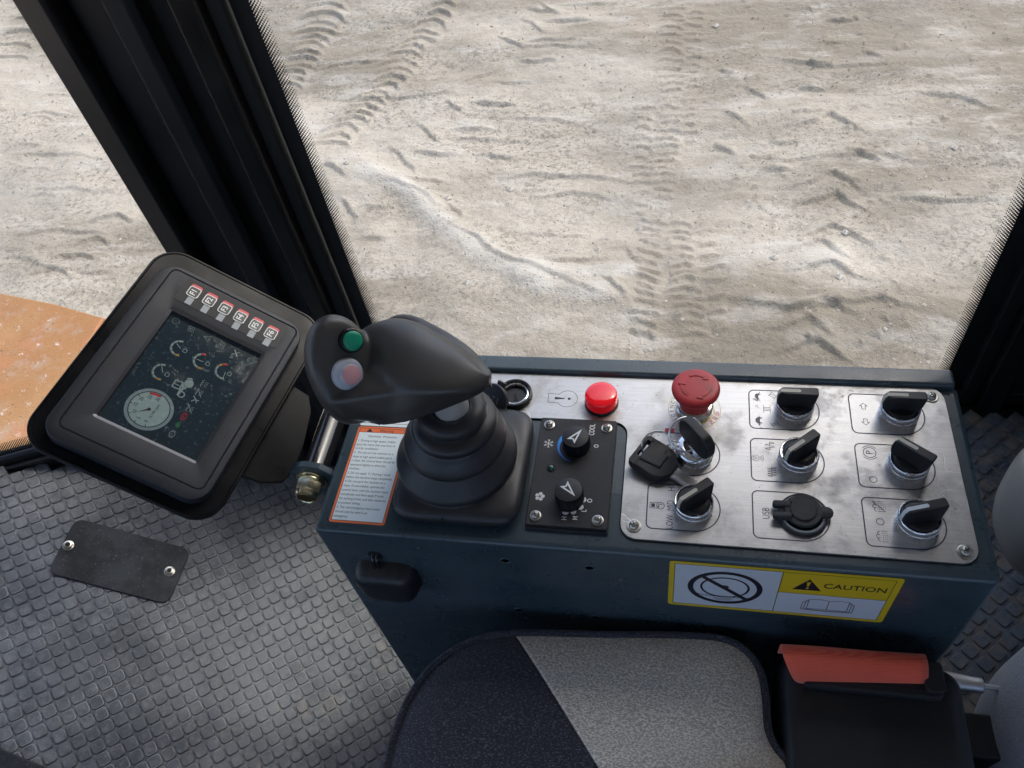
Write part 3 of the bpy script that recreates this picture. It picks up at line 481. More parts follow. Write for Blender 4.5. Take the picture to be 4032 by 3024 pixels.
# corner window, 23 degrees to the side window, running forward from the pillar
ca, sa = math.cos(rad(202.6)), math.sin(rad(202.6))
TW = frame((-362, 424, 0), (ca, sa, 0), (0, 0, 1), (sa, -ca, 0))      # u along window (forward), v up, normal
mb = MB(); mb.box(2, -378, 4, 900, 702, 9, 0, TW); gf = mb.build('corner_window', 'glass', cab)
m = mat('frit_sill', (.006, .006, .007), .35); g = G(m); x, y, z = g.sep()
t_ = g.node('ShaderNodeMapRange'); g.lk(z, t_.inputs[0]); t_.inputs[1].default_value = -.378; t_.inputs[2].default_value = -.352
def _cell(off):
    u = g.math('SUBTRACT', g.math('FRACT', g.math('ADD', g.math('DIVIDE', x, .0036), off)), .5); v = g.math('SUBTRACT', g.math('FRACT', g.math('ADD', g.math('DIVIDE', z, .0036), off)), .5)
    return g.math('SQRT', g.math('ADD', g.math('MULTIPLY', u, u), g.math('MULTIPLY', v, v)))
g.lk(g.math('LESS_THAN', g.math('MINIMUM', _cell(0.0), _cell(.5)), g.math('SUBTRACT', .38, g.math('MULTIPLY', t_.outputs[0], .2))), g.b.inputs['Alpha']); M['frit_b'] = m
mb = MB(); mb.box(2, -377, 1.2, 900, -351, 2, 0, TW); mb.build('frit_border', 'frit_b', gf)
mb = MB(); mb.box(0, -420, -6, 900, -379, 14, 0, TW); mb.box(0, -400, -14, 900, -392, -6.5, 0, TW); mb.box(0, -700, 0, 900, -421, 12, 0, TW)
mb.build('window_sill', 'cabin', cab, bevel=2)
mb = MB(); mb.box(0, 690, -6, 900, 845, 14, 0, TW); mb.build('window_header', 'cabin', cab)

# ================================================================ ROLLER FRAME OUTSIDE
mb = MB()
def slab(pts, z, th, bev, mi=0): mb.prism(pts, z - th, z, bev, mi)
slab([(-1350, 300), (-1352, 1130), (-1545, 1181), (-1762, 1222), (-2600, 1380), (-2600, 300)], -1000, 60, 6)
fr = mb.build('roller_front_frame', 'rust', None, 'rusty orange steel deck of the front frame seen through the corner window', 'machine frame', bevel=0)

# ================================================================ FLOOR MAT
def build_mat():
    p = 18.35; th = rad(43.6); mb = MB(); r = random.Random(2)
    e1 = Vector((math.cos(th), math.sin(th), 0)); e2 = Vector((math.sin(th), -math.cos(th), 0)); o0 = Vector((-354.5, 295, 0)); V = {}
    def z_(x, y): return ZS(x, y) + 3
    cosx = 1 / math.sqrt(1 + .492 ** 2)          # foreshorten the lattice along the slope
    def pos(a, b):
        q = e1 * a + e2 * b; return o0.x + q.x * cosx, o0.y + q.y
    corner = {}
    def cv(i, j):
        if (i, j) not in corner:
            x, y = pos((i - .5) * p, (j - .5) * p); corner[i, j] = len(mb.v); mb.v.append((x, y, z_(x, y) - .2))
        return corner[i, j]
    for i in range(-62, 62):
        for j in range(-62, 62):
            x, y = pos(i * p, j * p)
            if not (-1130 < x < -2 and -560 < y < 455): continue
            if y > 412 - (-x - 362) * .4165 and x < -362: continue
            if -604 < x < -460 and 131 < y < 208: pass
            base = len(mb.v); hw = p * .448; rr = 3.9; jt = r.uniform(-.25, .25)
            for (h_, z, q) in ((hw, -.2, rr), (hw - .35, 1.9, rr - .3), (hw - 1.2, 2.5, rr - .8)):
                for k, (sx, sy) in enumerate(((1, 1), (-1, 1), (-1, -1), (1, -1))):
                    for m_ in range(3):
                        a = math.pi / 2 * (k + m_ / 2); xx, yy = pos(i * p + jt + sx * (h_ - q) + q * math.cos(a), j * p + jt + sy * (h_ - q) + q * math.sin(a))
                        mb.v.append((xx, yy, z_(xx, yy) + z))
            c4 = [cv(i + 1, j + 1), cv(i, j + 1), cv(i, j), cv(i + 1, j)]
            fs = []
            for k in range(4):
                a, b, c_ = base + 3 * k, base + 3 * k + 1, base + 3 * k + 2; nx = base + (3 * k + 3) % 12
                fs += [(c4[k], a, b)[::-1], (c4[k], b, c_)[::-1], (c4[k], c_, nx, c4[(k + 1) % 4])[::-1]]
            for l in (0, 1):
                for k in range(12): fs.append((base + 12 * l + k, base + 12 * l + (k + 1) % 12, base + 12 * (l + 1) + (k + 1) % 12, base + 12 * (l + 1) + k))
            fs.append(tuple(base + 24 + k for k in range(12)))
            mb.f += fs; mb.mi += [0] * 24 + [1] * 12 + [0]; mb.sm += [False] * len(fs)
    # raised deck mat behind the console
    e1b = Vector((math.cos(rad(44)), math.sin(rad(44)), 0)); e2b = Vector((-e1b.y, e1b.x, 0)); vs2 = MB()
    def tile(x, y, z, ang, hw):
        T = Matrix.Translation((x, y, z)) @ Matrix.Rotation(ang, 4, 'Z')
        vs2.prism(rrect(-hw, -hw, hw, hw, 3.8, 3), -1.6, 1.6, .8, 0, T)
    return mb, e1b, e2b
mb, e1b, e2b = build_mat()
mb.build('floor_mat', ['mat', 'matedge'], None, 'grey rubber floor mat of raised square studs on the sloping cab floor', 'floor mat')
mb = MB(); p = 18.35
idx = {}
def gv(i, j):
    if (i, j) not in idx:
        q = e1b * ((i - .5) * p) + e2b * ((j - .5) * p); idx[i, j] = len(mb.v); mb.v.append((650 + q.x, 120 + q.y, -349.5))
    return idx[i, j]
for i in range(-22, 22):
    for j in range(-22, 22):
        q = e1b * (i * p) + e2b * (j * p); x, y = 650 + q.x, 120 + q.y
        if not (520 < x < 940 and -250 < y < 415): continue
        base = len(mb.v)
        for h_, z in ((7.3, 0), (6.9, 1.6), (6.2, 1.9)):
            for a, b in rrect(-h_, -h_, h_, h_, 3, 2): w_ = e1b * a + e2b * b; mb.v.append((x + w_.x, y + w_.y, -349.5 + z))
        c4 = [gv(i + 1, j + 1), gv(i, j + 1), gv(i, j), gv(i + 1, j)]; fs = []
        for k in range(4):
            a, b, c_ = base + 3 * k, base + 3 * k + 1, base + 3 * k + 2; nx = base + (3 * k + 3) % 12
            fs += [(c4[k], b, a), (c4[k], c_, b), (c4[(k + 1) % 4], nx, c_, c4[k])]
        for l in (0, 1):
            for k in range(12): fs.append((base + 12 * l + k, base + 12 * l + (k + 1) % 12, base + 12 * (l + 1) + (k + 1) % 12, base + 12 * (l + 1) + k))
        fs.append(tuple(base + 24 + k for k in range(12))); mb.f += fs; mb.mi += [0] * len(fs); mb.sm += [False] * len(fs)
mb.build('floor_mat', 'mat', None, 'dirty dark piece of studded rubber mat behind the console by the seat', 'floor mat')

# bolted cover plate on the slope
sl = Vector((1, 0, -.492)).normalized(); ay = Vector((0, 1, .042)).normalized(); nn = sl.cross(ay).normalized(); ay = nn.cross(sl)
TC = frame((-532, 170, ZS(-532, 170) + 3), sl, ay, nn)
cp = thing('floor_cover_plate', 'small dark steel cover plate with two bolts on the grey floor mat', 'cover plate', TC.translation[:])
mb = MB(); mb.prism(rrect(-88, -45, 88, 45, 14), 1.5, 5.5, .8, 0, TC); mb.build('plate', 'cover', cp)
for i, (u, v) in enumerate(((-79, 1), (71, 3))):
    mb = MB(); hexp = [(6.3 * math.cos(rad(60 * k + 20)), 6.3 * math.sin(rad(60 * k + 20))) for k in range(6)]
    T = TC @ Matrix.Translation((u, v, 5.6)); mb.lathe([(8, 0), (8, 1), (7.4, 1.4)], 0, T, 24); mb.prism(hexp, 1.4, 6, 1.1, 0, T); mb.lathe([(3.6, 6.05), (3.4, 6.2)], 1, T, 16)
    mb.build('bolt', ['screw', 'cover'], cp)
mb = MB(); mb.prism([(-760, -240), (-535, -240), (-480, -132), (-500, -118), (-628, -96), (-760, -80)], 0, 8, 2, 0)
vv = [(x, y, z + ZS(x, y) + 5) for x, y, z in mb.v]; mb.v = vv
mb.build('pedal_cover', 'cover', None, 'dark steel plate lying on the mat at the near corner of the footwell', 'cover plate')

# ================================================================ CONSOLE
con = thing('control_console', 'blue-grey steel control console with a brushed switch panel beside the seat', 'control console', (252, 90, -740))
mb = MB(); mb.box(0, 0, -774, 504, 171, 0); mb.build('housing', 'teal', con, bevel=5)
mb = MB(); mb.box(-1, 166.5, -760, 500.5, 184, 6.5); mb.box(0.5, 160, -12, 498, 166, 0.6); mb.build('rear_flange', 'teal', con, bevel=4.5)
# steel control plate
pts = [(243.2, 12)]
def arc(cx, cy, r, a0, a1, n=7): return [(cx + r * math.cos(rad(a0 + (a1 - a0) * i / n)), cy + r * math.sin(rad(a0 + (a1 - a0) * i / n))) for i in range(n + 1)]
pts = arc(256.2, 24.8, 13, 180, 270) + arc(479, 24.5, 13, 270, 360) + arc(478.5, 154.5, 13, 0, 90) + [(92, 167.6), (92, 118.3)] + arc(231.2, 106.3, 12, 90, 0)
mb = MB(); mb.prism(pts, .4, 2, .35, 0); plate = mb.build('control_plate', 'steel', con)
mb = MB(); mb.prism(inset(pts, -.8), .05, .39); mb.build('plate_edge_shade', 'cabin2', con)  # dark rim round the plate stands in for its edge shadow
# printed symbols
Z = 2.06
def icon(x, y, s=1.0, rot=90): return Matrix.Translation((x, y, Z)) @ Matrix.Rotation(rad(rot), 4, 'Z') @ Matrix.Scale(s, 4)
mk = MB(); W_ = .95
def sbox(x0, y0, x1, y1): mk.stroke(rrect(x0, y0, x1, y1, [(y1 - y0) / 2 - .1, 4.5, 4.5, (y1 - y0) / 2 - .1], 12), W_, Z, 0, None, True)
for y0, y1 in ((118.6, 157.6), (69.2, 108.6), (20.1, 60.2)): sbox(340.5, y0, 394.8, y1); sbox(418.5, y0, 473.6, y1)
sbox(262.6, 21.7, 316.8, 61); sbox(262.4, 70.5, 316.8, 110)
T90 = lambda x, y, s=1.0, r=0: icon(x, y, s, 90 + r)
mk.text('LOW', 280, 28.2, 7.2, Z, 90, 0, None, 'CENTER', .72); mk.text('MID', 280.2, 42.3, 7.2, Z, 90, 0, None, 'CENTER', .72); mk.text('HI', 280.6, 57.6, 7.2, Z, 90, 0, None, 'CENTER', .8)
mk.text('USB', 350.2, 41, 7.4, Z, 90, 0, None, 'CENTER', .78)
for (x, y, n, a) in ((359.8, 153, 'IV', -35), (354.3, 138.4, 'III', 0), (359.9, 123.7, 'II', 32)):
    T = T90(x, y, 1, a); w2 = len(n) * 1.1
    if n == 'IV':
        mk.stroke([(-2, 2.4), (-2, -2.4)], .4, 0, 0, T); mk.stroke([(-.6, 2.4), (.7, -2.4), (2, 2.4)], .4, 0, 0, T)
    else:
        for k in range(len(n)): q = (k - (len(n) - 1) / 2) * 1.6; mk.stroke([(q, -2.4), (q, 2.4)], .45, 0, 0, T)
    mk.stroke([(-w2 - .6, 2.6), (w2 + .6, 2.6)], .35, 0, 0, T); mk.stroke([(-w2 - .6, -2.6), (w2 + .6, -2.6)], .35, 0, 0, T)
# turtle
T = T90(347.4, 126.6, 1); mk.poly(arc(0, -1.2, 3.6, 0, 180, 12), 0, 3, T); mk.poly([(-5.6, -.9), (-4.4, .2), (-3.4, -.6), (-3.8, -1.5)], 0, 3, T)
mk.poly([(-2.9, -1.2), (-1.7, -1.2), (-2.1, -2.8), (-3.2, -2.8)], 0, 3, T); mk.poly([(1.6, -1.2), (2.9, -1.2), (3.1, -2.8), (2.0, -2.8)], 0, 3, T); mk.poly([(3.4, -1.2), (4.6, -1.6), (3.4, -.4)], 0, 3, T)
# hare
T = T90(346.6, 151, 1); mk.poly([(-3.2, -.6), (-1.6, 1.0), (.6, 1.4), (2.6, .8), (3.4, -.4), (2.6, -1.4), (0, -1.3), (-2.0, -1.6)], 0, 3, T)
mk.poly([(-3.0, -.4), (-4.4, .5), (-4.9, -.2), (-4.2, -1.2), (-2.8, -1.3)], 0, 3, T); mk.poly([(-3.9, .3), (-2.0, 2.9), (-1.6, 2.6), (-3.2, .1)], 0, 3, T); mk.poly([(-4.3, .4), (-3.4, 3.1), (-2.9, 3.0), (-3.7, .2)], 0, 3, T)
mk.poly([(-2.4, -1.2), (-5.2, -2.6), (-5.0, -3.0), (-1.6, -1.6)], 0, 3, T); mk.poly([(2.4, -.9), (5.0, -2.6), (4.6, -3.0), (1.4, -1.4)], 0, 3, T); mk.poly([(1.6, -1), (3.0, -3.3), (2.5, -3.5), (.8, -1.3)], 0, 3, T)
mk.stroke(circ(346.2, 141, .9, 10), .3, Z, 3, None, True); mk.stroke([(346.9, 140.4), (348.6, 139)], .3, Z, 3)
# vibration amplitude symbols
def wave(x, y, n, amp, per):
    q = [(-n * per / 2 + per * k / 10, amp * math.sin(2 * math.pi * k / 10)) for k in range(int(n * 10) + 1)]
    mk.stroke(q, .42, 0, 0, T90(x, y, 1)); mk.stroke([(-n * per / 2 - .3, 0), (n * per / 2 + .3, 0)], .4, 0, 0, T90(x, y, 1))
wave(355.2, 102.2, 2, 3.4, 3.6); wave(355.7, 77.8, 4, 3.2, 2.1)
mk.stroke(circ(343.9, 90, 2.7, 20), .35, Z, 3, None, True); mk.stroke([(342.6, 88.6), (345.3, 90), (342.6, 91.4)], .4, Z, 3, None, True)
for r_ in (2.2, 3.4, 4.6): mk.stroke(arc(345.4, 90, r_, -38, 38), .35, Z, 3)
# arrows
for (x, y, s) in ((429.1, 145.3, 1), (429.2, 129.8, -1)):
    q = [(0, 3.1 * s), (-2.9, .3 * s), (-1.3, .3 * s), (-1.3, -2.9 * s), (1.3, -2.9 * s), (1.3, .3 * s), (2.9, .3 * s)]
    mk.stroke([(x + a, y + b) for a, b in q], .45, Z, 0, None, True)
# parking symbol, circles
mk.stroke(circ(428.9, 100.6, 4.6, 28), .55, Z, 0, None, True); mk.stroke(arc(428.9, 100.6, 6.2, 40, 140), .5, Z); mk.stroke(arc(428.9, 100.6, 6.2, 220, 320), .5, Z)
mk.text('P', 428.9, 100.6, 7.2, Z, 90)
mk.stroke(circ(428.9, 76.2, 2.6, 22), .5, Z, 0, None, True); mk.stroke(circ(429.6, 40.3, 2.6, 22), .5, Z, 0, None, True)
# water spray symbols
for (x, y, off) in ((429.8, 53.0, 1), (429.8, 28.4, 0)):
    T = T90(x, y, 1)
    for a in (-2.7, 0, 2.7): mk.stroke(arc(a, 1.6 + (1 if a == 0 else 0), 1.5, 0, 180, 6), .42, 0, 0, T)
    for b in (-.4, -1.8, -3.2):
        for a in (-2.4, -.8, .8, 2.4): mk.box(a - .32, b - .28, -.01, a + .32, b + .28, 0, 0, T)
    mk.stroke([(-4.2, .6), (-4.2, -3.6)], .4, 0, 0, T); mk.stroke([(4.2, .6), (4.2, -3.6)], .4, 0, 0, T)
    for a in (-1.6, 0, 1.6): mk.stroke([(a, -4.3), (a, -5)], .4, 0, 0, T)
    if off: mk.stroke([(-4.4, -4.6), (4.6, 4.0)], .55, 0, 0, T)
# engine speed and ignition symbols
for (x, y) in ((269.6, 41.6), (270, 90)):
    T = T90(x, y, 1); mk.stroke(circ(0, -3.0, 2.9, 24), .5, 0, 0, T, True); mk.box(-1.6, 1.2, -.01, 1.6, 3.9, 0, 0, T)
    mk.stroke([(-2.4, -1.0), (-2.4, 4.9), (2.4, 4.9), (2.4, -1.0)], .5, 0, 0, T); mk.stroke(arc(0, -3, 1.5, -60, 140), .6, 0, 0, T); mk.poly([(-1.7, -2.2), (-.2, -1.4), (-1.3, -.7)], 0, 0, T)
# engine warning symbol by the red lamp
mk.stroke([(183.0, 144.8), (173.4, 145.4), (174, 135.8), (183, 135.6)], .4, Z, 2); mk.stroke(arc(190.2, 140.3, 8.7, -148, 148, 28), .4, Z, 2)
mk.poly([(179.4, 139.2), (188.0, 140.0), (188.0, 140.9), (179.4, 141.9)], Z, 2); mk.poly([(190.7, 139.3), (192.9, 139.3), (192.9, 141.6), (190.7, 141.6)], Z, 2)
# emergency stop ring
ex, ey = 296.5, 135.2
mk.stroke(circ(ex, ey, 21, 60), .45, Z, 1, None, True); mk.stroke(circ(ex, ey, 15.8, 60), .7, Z, 1, None, True)
for k, ch in enumerate('EMERGENCY'):
    a = 262 - k * 14.5; mk.text(ch, ex + 18.2 * math.cos(rad(a)), ey + 18.2 * math.sin(rad(a)), 4.6, Z, a - 90, 2 if ch != 'R' else 0, None)
for k, ch in enumerate('紧急停'):
    a = 318 + k * 15; mk.text(ch, ex + 18.2 * math.cos(rad(a)), ey + 18.2 * math.sin(rad(a)), 4.6, Z, a - 90, 4, None)
mk.box(273.5, 110.2, Z - .01, 281, 114.5, Z, 5)
mk.build('printed_symbols', ['ink', 'yellow', 'blackink', 'inkfade', 'redkey', 'redkey'], plate)

# screws
def screw_mb(T, r=3.4, wr=5.0):
    mb = MB(); mb.lathe([(wr, 0), (wr, .7), (wr - .5, .9), (wr - .6, .9)], 0, T, 28); mb.lathe([(r, .9), (r, 1.6), (r * .93, 2.5), (r * .7, 3.3), (r * .4, 3.7)], 0, T, 24, (False, False))
    # crosshead recess
    a = r * .40; b = r * .62; c_ = r * .12
    vs = [(b, -c_, 3.35), (b, c_, 3.35), (c_, c_, 3.0), (c_, b, 3.35), (-c_, b, 3.35), (-c_, c_, 3.0), (-b, c_, 3.35), (-b, -c_, 3.35), (-c_, -c_, 3.0), (-c_, -b, 3.35), (c_, -b, 3.35), (c_, -c_, 3.0)]
    mb.lathe([(r * .4, 3.7), (r * .3, 3.72)], 0, T, 24, (False, True)); up = [(x * .95, y * .95, 3.80) for x, y, z in vs]; mb.add(up, [(0, 1, 2, 11), (2, 3, 4, 5), (5, 6, 7, 8), (8, 9, 10, 11), (11, 2, 5, 8)], 1, T)
    return mb
for x, y in ((481.3, 157.2), (482.8, 20.5), (253.6, 22.6)):
    T = Matrix.Translation((x, y, 2)) @ Matrix.Rotation(rad(25), 4, 'Z'); screw_mb(T, 3.7, 5.4).build('screw', ['screw', 'cabin2'], con)

# ---- rotary selector switches
def rotary():
    mb = MB(); mb.lathe([(14.9, 0), (14.9, 5.4), (14.6, 5.6), (14.6, 6), (14.75, 6.3), (14.7, 10.2), (14.4, 11.1), (13.8, 11.5), (13.1, 11.4), (12.7, 10.8), (12.6, 9)], 0, None, 64, (True, True))
    ring = mb
    kb = MB(); kb.lathe([(12.3, 9.5), (12.3, 11.2), (11.6, 12.2), (9, 12.9), (3, 13.2)], 0, None, 48, (False, True))
    S = []
    def sec(z, x0, x1, w0, w1, ch): return [(x0, -w0 + ch, z), (x0, w0 - ch, z), (x0 + ch * 1.6, w0, z), (x1 - ch, w1, z), (x1, w1 - ch, z), (x1, -w1 + ch, z), (x1 - ch, -w1, z), (x0 + ch * 1.6, -w0, z)]
    R = [sec(10.5, -13.6, 12.4, 5.2, 6.4, 1.8), sec(13, -14.6, 13.2, 4.7, 5.7, 1.6), sec(17, -15.0, 14.6, 4.2, 4.8, 1.4), sec(22.5, -14.2, 15.4, 3.9, 4.3, 1.2), sec(25.3, -12.6, 15.6, 3.7, 4.1, 1.1), sec(26, -11.9, 14.9, 3.2, 3.6, .9)]
    kb.rings(R, 0, None, (False, True), smooth=False)
    st = MB(); w = 1.5
    st.add([(-13.1, -w, 26.12), (1.5, -w, 26.12), (2.4, 0, 26.12), (1.5, w, 26.12), (-13.1, w, 26.12)], [(0, 1, 2, 3, 4)])
    st.add([(-12.1, -w, 26.14), (-12.1, w, 26.14), (-14.3, w, 23.0), (-14.3, -w, 23.0)], [(0, 1, 2, 3)]); st.add([(-14.3, -w, 23.0), (-14.3, w, 23.0), (-15.15, w, 17.2), (-15.15, -w, 17.2)], [(0, 1, 2, 3)]); st.add([(-15.15, -w, 17.2), (-15.15, w, 17.2), (-14.8, w, 13.5), (-14.8, -w, 13.5)], [(0, 1, 2, 3)])
    return ring, kb, st
SW = [(375.2, 138, 0, 'rotary switch beside the hare and turtle symbols'), (375.2, 89.6, 41, 'rotary switch beside the two wave symbols'), (454, 138, 0, 'rotary switch beside the up and down arrows'),
      (454, 89.2, -37, 'rotary switch beside the circled P'), (454, 40.3, 17, 'rotary switch with a white stripe beside the spray symbols'), (297, 41.2, 40, 'rotary switch beside the words LOW MID HI')]
proto = None
for i, (x, y, a, lab) in enumerate(SW):
    W = Matrix.Translation((x * .001, y * .001, .002)) @ Matrix.Rotation(rad(a), 4, 'Z')
    if i == 0:
        ring, kb, st = rotary(); r0 = ring.build('rotary_switch', 'chrome', con, label=lab, loc=(x, y, 2), rot=Matrix.Rotation(0, 3, 'Z'))
        k0 = kb.build('knob', 'knob', None, bevel=.5); s0 = st.build('pointer_stripe', 'ivory', None)
        for c_ in (k0, s0): c_.parent = r0; c_.matrix_basis = Matrix()
        r0.matrix_basis = WM[con.name].inverted() @ W
    else:
        r = r0.copy(); COL.objects.link(r); r.parent = con; r.matrix_basis = WM[con.name].inverted() @ W; r['label'] = lab
        for c_ in (k0, s0):
            d = c_.copy(); COL.objects.link(d); d.parent = r
            if c_ is s0 and 'white stripe' in lab: d.data = c_.data.copy(); d.data.materials[0] = M['whitestripe']
    (r0 if i == 0 else r)['group'] = 'rotary switches on the steel panel'

# ---- ignition lock
T = Matrix.Translation((297, 89.8, 2)); mb = MB()
mb.lathe([(14.9, 0), (14.9, 3), (14.3, 3.6), (14.3, 8.4), (14.7, 8.8), (14.7, 9.6), (14.2, 10.8), (12.6, 12.4), (9.4, 13.2), (8.6, 12.8), (8.2, 11)], 0, T, 64, (True, False)); mb.lathe([(8.2, 11), (7.9, 10.7)], 1, T, 40, (False, True))
mb.build('ignition_lock', ['chrome', 'dusty_gloss'], con)
# ---- emergency stop
T = Matrix.Translation((ex, ey, 2)); mb = MB(); mb.lathe([(14.8, 0), (14.8, 3.5), (14.2, 4), (13.7, 4.4), (13.7, 10), (12, 10.4), (11, 14)], 0, T, 64); es = mb.build('emergency_stop', 'chrome', con)
mb = MB(); T = Matrix.Translation((ex, ey, 2))
mb.lathe([(12.6, 10.5), (13.0, 11.5), (13.6, 16), (14.6, 20), (16.4, 23), (18.2, 24.8), (18.7, 25.6)], 0, T, 96, (True, False))
R = []
for zz, dr in ((25.6, 0), (26.0, .35), (28.3, .35), (28.7, 0)):
    R.append([((18.75 + (dr if i % 2 else 0)) * math.cos(2 * math.pi * i / 120), (18.75 + (dr if i % 2 else 0)) * math.sin(2 * math.pi * i / 120), zz) for i in range(120)])
mb.rings(R, 0, T, (False, False)); mb.lathe([(18.75, 28.7), (18.2, 29.6), (17, 30.3), (14, 30.7), (6, 31), (1, 31.05)], 0, T, 96, (False, True))
# raised rotation arrows
for k in range(3):
    a0 = 118 - 120 * k; q = arc(0, 0, 11.2, a0, a0 - 62, 14)
    Rr = []
    for (px, py) in q: u = Vector((px, py)).normalized(); Rr.append([(px - u.x * 1.1, py - u.y * 1.1, 30.6), (px - u.x * .9, py - u.y * .9, 31.5), (px + u.x * .9, py + u.y * .9, 31.35), (px + u.x * 1.1, py + u.y * 1.1, 30.5)])
    mb.rings(Rr, 0, T, smooth=False)
    a = rad(a0 - 64); u = Vector((math.cos(a), math.sin(a))); tg = Vector((u.y, -u.x)); cpt = u * 11.2
    tri = [cpt + u * 3.0, cpt - u * 3.0, cpt + tg * 4.4]; mb.prism([tuple(p_) for p_ in tri][::-1], 30.6, 31.5, 0, 0, T)
mb.build('mushroom_button', 'red', es)
# ---- red warning lamp
T = Matrix.Translation((219.8, 137.4, 2)); mb = MB(); mb.lathe([(14.3, 0), (14.3, 2.2), (13.9, 2.6), (13.7, 3)], 0, T, 64); wl = mb.build('warning_lamp', 'black', con)
mb = MB(); R = []
for zz, dr in ((2.8, 0), (3, .3), (6.6, .3), (6.9, 0)): R.append([((13.5 + (dr if i % 2 else 0)) * math.cos(2 * math.pi * i / 96), (13.5 + (dr if i % 2 else 0)) * math.sin(2 * math.pi * i / 96), zz) for i in range(96)])
mb.rings(R, 0, T, (True, False)); mb.lathe([(13.5, 6.9), (13.6, 11), (13.3, 12), (12.4, 12.9), (9, 13.6), (3, 13.9)], 0, T, 64, (False, True)); mb.build('lens', 'redlens', wl)
# ---- 12 V socket
T = Matrix.Translation((144.6, 141, 2)); mb = MB()
mb.lathe([(15.4, 0), (15.4, 3.5), (14.9, 5.2), (14, 5.6), (13, 5.2), (12.6, 4), (12.4, 2.4)], 0, T, 56, (True, False)); mb.lathe([(12.4, 2.4), (12.1, 3.6), (11.2, 4), (10.3, 3.6), (9.9, 2)], 1, T, 56, (False, False)); mb.lathe([(9.9, 2), (9.8, -.0), (9.6, .3)], 2, T, 48, (False, True))
mb.box(-1.2, -5, .4, 1.4, 2, .9, 3, T @ Matrix.Rotation(.3, 4, 'Z'))
so = mb.build('power_socket', ['black', 'chrome', 'knob', 'cabin2'], con)
nz = Vector((-.34, -.62, .70)).normalized(); nx = Vector((.86, -.50, 0)); nx = (nx - nz * nx.dot(nz)).normalized(); ny = nz.cross(nx)
TK = frame((129.2, 127.2, 13.5), nx, ny, nz); mb = MB(); mb.lathe([(10.8, -8), (10.8, -1.5)], 0, TK, 48); mb.lathe([(13.8, -1.5), (14.2, -.8), (14.2, 1.2), (13.6, 2), (11.6, 2.2), (11.4, 1.9)], 0, TK, 56)
mb.box(-3, 11, -4, 5, 17, -1.4, 0, TK); mb.text('12V', 0.4, 1, 8.6, 2.3, 188, 1, TK); mb.text('3501-380068', 0, -5.6, 2.1, 2.3, 188, 1, TK); cap = mb.build('socket_cap', ['black', 'inkfade'], so)
# ---- USB socket
T = Matrix.Translation((375.8, 41, 2)); mb = MB(); mb.lathe([(17.6, 0), (17.6, 2.2), (16.8, 3.4), (16.2, 3.4), (16.0, 2.9)], 0, T, 64, (True, False)); mb.lathe([(16.0, 2.9), (15.6, 3.5), (14.4, 3.5), (14.2, 2.8)], 1, T, 64, (False, False)); mb.lathe([(14.2, 2.8), (14, 1.4)], 0, T, 48, (False, True))
ub = mb.build('usb_socket', ['black', 'greykey'], con)
T = Matrix.Translation((375.8, 42.2, 2)); mb = MB(); mb.lathe([(13.4, 3.7), (13.4, 5.6), (12.9, 6.3), (10, 6.4)], 0, T, 56); mb.lathe([(9.6, 6.4), (9.5, 7), (9, 7.4), (8, 7.4)], 0, T, 48)
mb.prism(rrect(8, -4.8, 21, 4.2, [4.4, .2, .2, 4.4]), 4, 6.3, .6, 0, T); mb.prism(rrect(-21.5, 1.6, -8, 7, [.3, 2, 2, .3]), 3.4, 7.2, .9, 0, T); mb.prism(rrect(-21.5, -8.2, -8, -2.8, [.3, 2, 2, .3]), 3.4, 7.2, .9, 0, T); mb.prism(rrect(-17, -6, -8, 6, .5), 3.0, 5.4, .5, 0, T)
for a in ([(0, -4.6), (0, 4.8)], [(0, -2.4), (-2.4, .2), (-2.4, 1.6)], [(0, -1), (2.4, 1.4), (2.4, 3)]): mb.stroke(a, .6, 7.46, 1, T)
mb.poly(circ(0, -4.9, 1.1, 14), 7.46, 1, T); mb.poly([(-1, 4.4), (1, 4.4), (0, 6.2)], 7.46, 1, T); mb.build('socket_cap', ['matt_black', 'knob'], ub)

# ---- climate control panel
mb = MB(); mb.prism(rrect(171.2, 14.2, 234.6, 117.2, 1), 0.2, 2.6, .3); mb.prism(rrect(171.4, 16.2, 233.8, 117.4, 1), 2.7, 5, .5)
cl = mb.build('climate_panel', 'matt_black', con)
for x, y, a in ((203.6, 90.6, 57), (203.4, 41, -47)):
    mb = MB(); T = Matrix.Translation((x, y, 5)); R = []
    for zz, rr_ in ((.6, 10.2), (1.4, 10.9), (12.6, 10.6), (13.6, 10.3)): R.append([((rr_ + (.45 if (i // 2) % 2 else 0)) * math.cos(2 * math.pi * i / 144), (rr_ + (.45 if (i // 2) % 2 else 0)) * math.sin(2 * math.pi * i / 144), zz) for i in range(144)])
    mb.rings(R, 0, T, smooth=False); mb.lathe([(10.0, 13.62), (9.8, 13.75)], 2, T, 48); T2 = T @ Matrix.Rotation(rad(a), 4, 'Z')
    o_ = [(8.2, 0), (-6.4, 3.9), (-4.0, 0), (-6.4, -3.9)]; i_ = [(3.6, 0), (-3.6, 1.7), (-2.7, 0), (-3.6, -1.7)]
    mb.add([(p_[0], p_[1], 13.85) for p_ in o_ + i_], [(0, 1, 5, 4), (1, 2, 6, 5), (2, 3, 7, 6), (3, 0, 4, 7)], 1, T2); mb.build('knob', ['knob', 'white', 'matt_black'], cl)
for x, y in ((178.7, 109.8), (226.4, 109.2), (178.5, 23.6), (226.4, 23.2)): screw_mb(Matrix.Translation((x, y, 5)) @ Matrix.Rotation(rad(20 + x), 4, 'Z'), 3.2, 4.5).build('screw', ['screw', 'cabin2'], cl)
